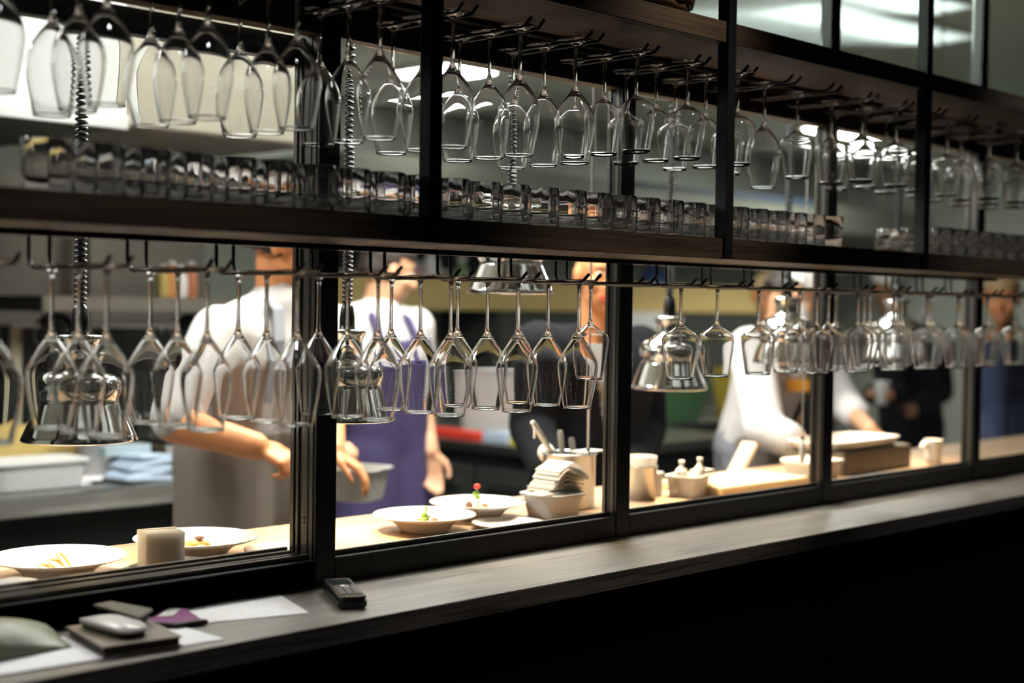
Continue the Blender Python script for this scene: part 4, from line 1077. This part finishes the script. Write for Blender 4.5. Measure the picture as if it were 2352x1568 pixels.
def on_front(J, x, z, k):
    """a point on the front of the chest, x to the person's left, at height z"""
    t = max(0, min(1.25, (z-J['pelvis'].z)/(J['chest'].z-J['pelvis'].z))); ax = J['pelvis'].lerp(J['chest'], t) if t <= 1 else J['chest'].lerp(J['neck'], min(1, (t-1)*3))
    r = .108+k-(.03*max(0, t-1)*4); xx = abs(x)-.075
    y = math.sqrt(max(.0004, r*r-max(0, xx)**2)); p_ = ax-J['sd']*x+J['f']*y; p_.z = z; return p_
zt1 = J['neck'].z
strap('apron_strap', [J['neck']-J['sd']*-.062+Vector((0, .0, .004))-J['f']*.0, J['neck']+J['sd']*.078+J['f']*.085-Vector((0, 0, .045)), on_front(J, -.080, zt1-.13, .034), on_front(J, -.085, zt1-.30, .036)], J['sd']*.020, M_STRAP, g1)

# ---- second chef: violet apron
Y2 = 1.95
nk2 = at(868, 698, Y2)
J = dict(f=(.03, -1, 0), neck=nk2, chest=at(866, 800, Y2+.02), pelvis=at(872, 1020, Y2+.05),
         shR=nk2+Vector((-.185, .01, -.075)), elR=nk2+Vector((-.235, -.02, -.36)), wrR=at(738, 1030, Y2-.40),
         shL=nk2+Vector((.180, 0, -.080)), elL=at(962, 900, Y2+.03), wrL=at(990, 1036, Y2-.08))
hdv = dict(c=at(892, 622, Y2-.02), f=(.86, -.42, -.30))
g2, P_, R = person('person with short dark hair in a white shirt and violet apron, left arm hanging down', J, hdv,
    [dict(wr=J['wrR'], d=(.45, -.6, .05), n=(-.3, .1, .9), curls=(1.2, 1.2, 1.2, 1.2), thumb=.3, side=-1, s=.95), dict(wr=J['wrL'], d=(.05, -.10, -1), n=(.7, .6, 0), curls=(.35, .4, .45, .5), thumb=.4, side=1)], M_SKINP, 1)
face(P_, R, g2, M_LIPN); hair_cap(g2, P_, R, M_HAIRD)
mb = MB(); torso(mb, J, .016)
for a in 'RL': mb.capsule(J['sh'+a], .072, J['sh'+a].lerp(J['el'+a], 1.02), .062)
remeshed('shirt', mb, M_CLOTHW, g2, .010, 4)
mb = MB(); torso(mb, J, .032); pel = J['pelvis']; sd = J['sd']; ff = J['f']; nz = J['neck'].z
for q in (-1, 1): mb.capsule(pel+sd*.085*q, .135, Vector((pel.x, pel.y, .50))+sd*.09*q, .150)
def kp2(p_, n_, pel=pel.copy(), ff=ff.copy(), sd=sd.copy(), nz=nz):
    q = p_-pel; z = p_.z
    if z < .52 or z > nz-.13: return False
    if z < pel.z+.10: return q.dot(ff) > -.07
    return q.dot(ff) > .02 and abs(q.dot(sd)) < .135
remeshed('apron', mb, M_PURPLE, g2, .012, 5, kp2, .004)
mb = MB(); legs(mb, J, .022); mb.capsule(pel-sd*.08, .118, pel+sd*.08, .118); remeshed('trousers', mb, M_BLACKC, g2, .012, 3)
mb = MB(); shoes(mb, J); remeshed('shoes', mb, M_RUBBER, g2, .01, 2)
for q in (-1, 1):
    stp = MB(); stp.tube([J['neck']+sd*.055*q-ff*.02+Vector((0, 0, .005)), J['neck']+sd*.082*q+ff*.075-Vector((0, 0, .06)), J['neck']+sd*.088*q+ff*.125-Vector((0, 0, .145))], .016, 8); stp.build('apron_strap', M_PURPLE, g2)
pan = J['wrR']+Vector((.045, -.075, -.055))
tub('steel_pan', (pan.x+.03, pan.y-.02, pan.z-.10), .17, .15, .10, mat('pan_steel', (.70, .66, .60), .3, metal=.35), 'small steel pan held by the violet-aproned chef beside the second mullion', 'pan', flare=.80, rz=.4, lip=.012)

# ---- person in a black suit with red lips
Y3 = 1.05
J = dict(f=(-.40, -.91, 0), neck=at(1372, 768, Y3), chest=at(1358, 860, Y3+.02), pelvis=at(1352, 1080, Y3+.04),
         shR=at(1238, 800, Y3+.02), elR=at(1222, 980, Y3+.06), wrR=at(1262, 1080, Y3-.14),
         shL=at(1468, 805, Y3), elL=at(1482, 985, Y3+.04), wrL=at(1440, 1090, Y3-.14))
hdv = dict(c=at(1378, 634, Y3-.03), f=(-.46, -.87, -.10))
g3, P_, R = person('person with red lips in a black suit jacket behind the third mullion', J, hdv,
    [dict(wr=J['wrR'], d=(.5, -.7, -.2), n=(0, -.3, .9), side=-1), dict(wr=J['wrL'], d=(-.5, -.7, -.2), n=(0, -.3, .9), side=1)], M_SKIN, 1)
face(P_, R, g3, M_LIP, lipw=.024)
mb = MB(); mb.ball(P_(0, -.030, .045), (.078, .088, .082), 18, 12, R); mb.ball(P_(0, -.10, .02), .045, 14, 9)
sdh = P_(1, 0, 0)-P_(0, 0, 0); fh = P_(0, 1, 0)-P_(0, 0, 0); uh = P_(0, 0, 1)-P_(0, 0, 0); c0 = P_(0, 0, 0)
remeshed('hair', mb, M_HAIRD, g3, .008, 3)
mb = MB(); torso(mb, J, .014); remeshed('blouse', mb, M_CLOTHW, g3, .012, 3, lambda p_, n_: p_.z > J['pelvis'].z+.02 and p_.z < J['neck'].z-.005, .003)
mb = MB(); torso(mb, J, .030, .06); arms(mb, J, .028, .95); pel = J['pelvis'].copy(); sd = J['sd'].copy(); ff = J['f'].copy(); nz = J['neck'].z; nk = J['neck'].copy()
def kp3(p_, n_):
    q = p_-nk; x = q.dot(sd); y = q.dot(ff)
    if p_.z > nz-.015 and abs(x) < .075: return False
    if y > .02 and p_.z > pel.z+.16 and abs(x+.0) < .012+.080*max(0, min(1, (p_.z-pel.z-.16)/(nz-pel.z-.16))): return False
    return True
remeshed('jacket', mb, M_BLACKC, g3, .010, 3, kp3, .004)
mb = MB(); legs(mb, J, .022); mb.capsule(pel-sd*.08, .120, pel+sd*.08, .120); remeshed('trousers', mb, M_BROWNC, g3, .012, 3)
mb = MB(); shoes(mb, J); remeshed('shoes', mb, M_RUBBER, g3, .01, 2)

# ---- third chef bending over the pass at the right
Y4 = 1.12
J = dict(f=(.72, -.69, 0), neck=at(1788, 752, Y4-.06), chest=at(1770, 850, Y4-.03), pelvis=at(1718, 1030, Y4+.10),
         shR=at(1722, 800, Y4-.20), elR=at(1756, 988, Y4-.44), wrR=at(1868, 1030, Y4-.62),
         shL=at(1872, 800, Y4+.04), elL=at(1935, 925, Y4-.20), wrL=at(2000, 988, Y4-.52))
hdv = dict(c=at(1822, 676, Y4-.15), f=(.60, -.60, -.62), up=(.3, -.2, .9))
g4, P_, R = person('person in white shirt, white cap and face mask bending over the pass', J, hdv,
    [dict(wr=J['wrR'], d=(.80, -.35, -.15), n=(0, -.2, .95), curls=(.4, .45, .5, .5), thumb=.5, side=-1), dict(wr=J['wrL'], d=(.62, -.30, -.72), n=(.7, -.1, .6), curls=(.45, .5, .55, .6), thumb=.9, side=1)], M_SKINP, 1)
face(P_, R, g4, M_LIPN); hair_cap(g4, P_, R, M_HAIRD)
c0 = P_(0, 0, 0); fh = P_(0, 1, 0)-c0; uh = P_(0, 0, 1)-c0; sdh = P_(1, 0, 0)-c0
mb = MB(); mb.ball(P_(0, .040, -.050), (.068, .074, .066), 18, 12, R); mb.ball(P_(0, .085, -.035), .030, 12, 8)
remeshed('face_mask', mb, M_PLASTIC, g4, .008, 3, lambda p_, n_: (p_-c0).dot(fh) > .015 and (p_-c0).dot(uh) < -.008, .003)
mb = MB(); mb.ball(P_(0, -.012, .060), (.088, .106, .085), 18, 12, R); remeshed('cap', mb, M_PLASTIC, g4, .009, 3, lambda p_, n_: (p_-c0).dot(uh) > .030 + .6*min(.06, max(0, (p_-c0).dot(fh)-.02)), .004)
mb = MB(); torso(mb, J, .020)
for a in 'RL':
    mb.capsule(J['sh'+a], .080, J['el'+a], .070); mb.capsule(J['el'+a], .070, J['el'+a].lerp(J['wr'+a], .48), .060)
remeshed('shirt', mb, M_CLOTHW, g4, .010, 4)
mb = MB(); torso(mb, J, .034); pel = J['pelvis'].copy(); sd = J['sd'].copy(); ff = J['f'].copy(); nz = J['neck'].z; ch = J['chest'].copy()
for q in (-1, 1): mb.capsule(pel+sd*.085*q, .135, Vector((pel.x, pel.y, .52))+sd*.08*q, .140)
def kp4(p_, n_):
    q = p_-pel; z = p_.z
    if z < .55 or z > nz-.12: return False
    if z < pel.z+.06: return q.dot(ff) > -.08
    ax = pel.lerp(ch, max(0, min(1.3, (z-pel.z)/(ch.z-pel.z)))); w_ = p_-ax
    return w_.dot(ff) > .02 and abs(w_.dot(sd)) < .14
remeshed('apron', mb, M_TAUPE, g4, .012, 5, kp4, .004)
lg = at(1832, 885, Y4-.215)
MB().obox(lg, .085, .004, .045, -.6).build('orange_badge', mat('orange_badge', (.75, .32, .03), .6), g4)
mb = MB(); legs(mb, J, .026); mb.capsule(pel-sd*.08, .124, pel+sd*.08, .124); remeshed('trousers', mb, M_GREYP, g4, .012, 3)
mb = MB(); shoes(mb, J); remeshed('shoes', mb, M_RUBBER, g4, .01, 2)

# ---- blond person behind the bending chef
Y7 = 2.35
J = dict(f=(-.55, -.83, 0), neck=at(1772, 765, Y7), chest=at(1780, 830, Y7+.02), pelvis=at(1790, 965, Y7+.04),
         shR=at(1733, 790, Y7-.03), elR=at(1728, 880, Y7-.05), wrR=at(1745, 945, Y7-.25),
         shL=at(1822, 790, Y7+.05), elL=at(1828, 880, Y7+.02), wrL=at(1810, 945, Y7-.2))
hdv = dict(c=at(1764, 682, Y7-.03), f=(-.80, -.60, -.20))
g7, P_, R = person('blond person in dark clothes standing behind the bending chef', J, hdv,
    [dict(wr=J['wrR'], d=(-.3, -.8, .1), n=(-.3, .0, .9), side=-1), dict(wr=J['wrL'], d=(-.5, -.7, 0), n=(0, -.2, .9), side=1)], M_SKIN, 1)
face(P_, R, g7, M_LIPN); hair_cap(g7, P_, R, M_HAIRB)
mb = MB(); torso(mb, J, .026, .06); arms(mb, J, .024, .92); remeshed('jacket', mb, mat('grey_green_top', (.06, .07, .06), .9), g7, .011, 3)
mb = MB(); legs(mb, J, .024); mb.capsule(J['pelvis']-J['sd']*.08, .118, J['pelvis']+J['sd']*.08, .118); remeshed('trousers', mb, M_BLACKC, g7, .012, 3)
mb = MB(); shoes(mb, J); remeshed('shoes', mb, M_RUBBER, g7, .01, 2)

# ---- person behind with white cap holding a white cup
Y5 = 2.2
J = dict(f=(-.55, -.83, 0), neck=at(2062, 740, Y5), chest=at(2082, 830, Y5+.02), pelvis=at(2095, 975, Y5+.04),
         shR=at(2018, 772, Y5-.05), elR=at(2052, 905, Y5-.25), wrR=at(2000, 905, Y5-.42),
         shL=at(2150, 780, Y5+.05), elL=at(2165, 900, Y5), wrL=at(2090, 935, Y5-.25))
hdv = dict(c=at(2040, 668, Y5-.04), f=(-.75, -.62, -.20))
g5, P_, R = person('brown-skinned person in a black jacket with a white cap, holding a white cup', J, hdv,
    [dict(wr=J['wrR'], d=(-.3, -.75, .2), n=(-.5, 0, .8), curls=(.8, .85, .9, .9), thumb=.8, side=-1), dict(wr=J['wrL'], d=(-.7, -.5, 0), n=(0, -.3, .9), side=1)], M_SKIND, 1)
face(P_, R, g5, M_LIPN); hair_cap(g5, P_, R, M_HAIRD)
c5 = P_(0, 0, 0); uh5 = P_(0, 0, 1)-c5
mb = MB(); mb.ball(P_(0, -.016, .062), (.088, .108, .085), 18, 12, R); remeshed('cap', mb, M_PLASTIC, g5, .009, 3, lambda p_, n_: (p_-c5).dot(uh5) > .055, .004)
mb = MB(); torso(mb, J, .028, .06); arms(mb, J, .026, .9); remeshed('jacket', mb, M_BLACKC, g5, .011, 3)
mb = MB(); legs(mb, J, .024); mb.capsule(J['pelvis']-J['sd']*.08, .120, J['pelvis']+J['sd']*.08, .120); remeshed('trousers', mb, M_BLACKC, g5, .012, 3)
mb = MB(); shoes(mb, J); remeshed('shoes', mb, M_RUBBER, g5, .01, 2)
for q, nm in ((1, 'lapel'),):
    MB().tube([J['neck']+Vector((.03, -.10, .0)), J['neck']+Vector((.10, -.13, .075))], [.012, .014], 8).build('white_collar', M_CLOTHW, g5)
cp = at(2026, 902, Y5-.50)
g = thing('white_cup', (cp.x, cp.y, cp.z-.06), 'white cup held by the person with the white cap', 'cup')
MB().lathe([(0, 0), (.030, 0), (.040, .115), (.042, .118), (.038, .118), (.028, .006), (0, .006)], c=(cp.x, cp.y, cp.z-.06), n=24).build('body', M_WHITE, g)

# ---- person in a navy suit at the right edge
Y6 = 1.25
J = dict(f=(-.80, -.60, 0), neck=at(2325, 775, Y6), chest=at(2335, 860, Y6+.02), pelvis=at(2345, 1040, Y6+.04),
         shR=at(2282, 815, Y6-.12), elR=at(2285, 950, Y6-.12), wrR=at(2285, 1050, Y6-.28),
         shL=at(2395, 815, Y6+.12), elL=at(2400, 950, Y6+.1), wrL=at(2370, 1040, Y6-.1))
hdv = dict(c=at(2302, 688, Y6-.05), f=(-.92, -.36, -.16))
g6, P_, R = person('person in a navy suit and white collar at the right edge of the kitchen', J, hdv,
    [dict(wr=J['wrR'], d=(-.5, -.6, -.4), n=(-.3, -.3, .8), side=-1), dict(wr=J['wrL'], d=(-.6, -.5, -.3), n=(0, -.3, .9), side=1)], M_SKIN, 1)
face(P_, R, g6, M_LIPN); hair_cap(g6, P_, R, M_HAIRB)
mb = MB(); mb.capsule(J['neck']-Vector((0, 0, .05)), .078, J['neck']+Vector((0, 0, .02)), .066); n6 = J['neck'].z
remeshed('collar', mb, M_CLOTHW, g6, .010, 2, lambda p_, n_: p_.z < n6+.045, .004)
mb = MB(); torso(mb, J, .028, .06); arms(mb, J, .026, .95); remeshed('jacket', mb, M_NAVY, g6, .011, 3)
mb = MB(); legs(mb, J, .024); mb.capsule(J['pelvis']-J['sd']*.08, .120, J['pelvis']+J['sd']*.08, .120); remeshed('trousers', mb, M_NAVY, g6, .012, 3)
mb = MB(); shoes(mb, J); remeshed('shoes', mb, M_RUBBER, g6, .01, 2)
bpy.context.view_layer.update()
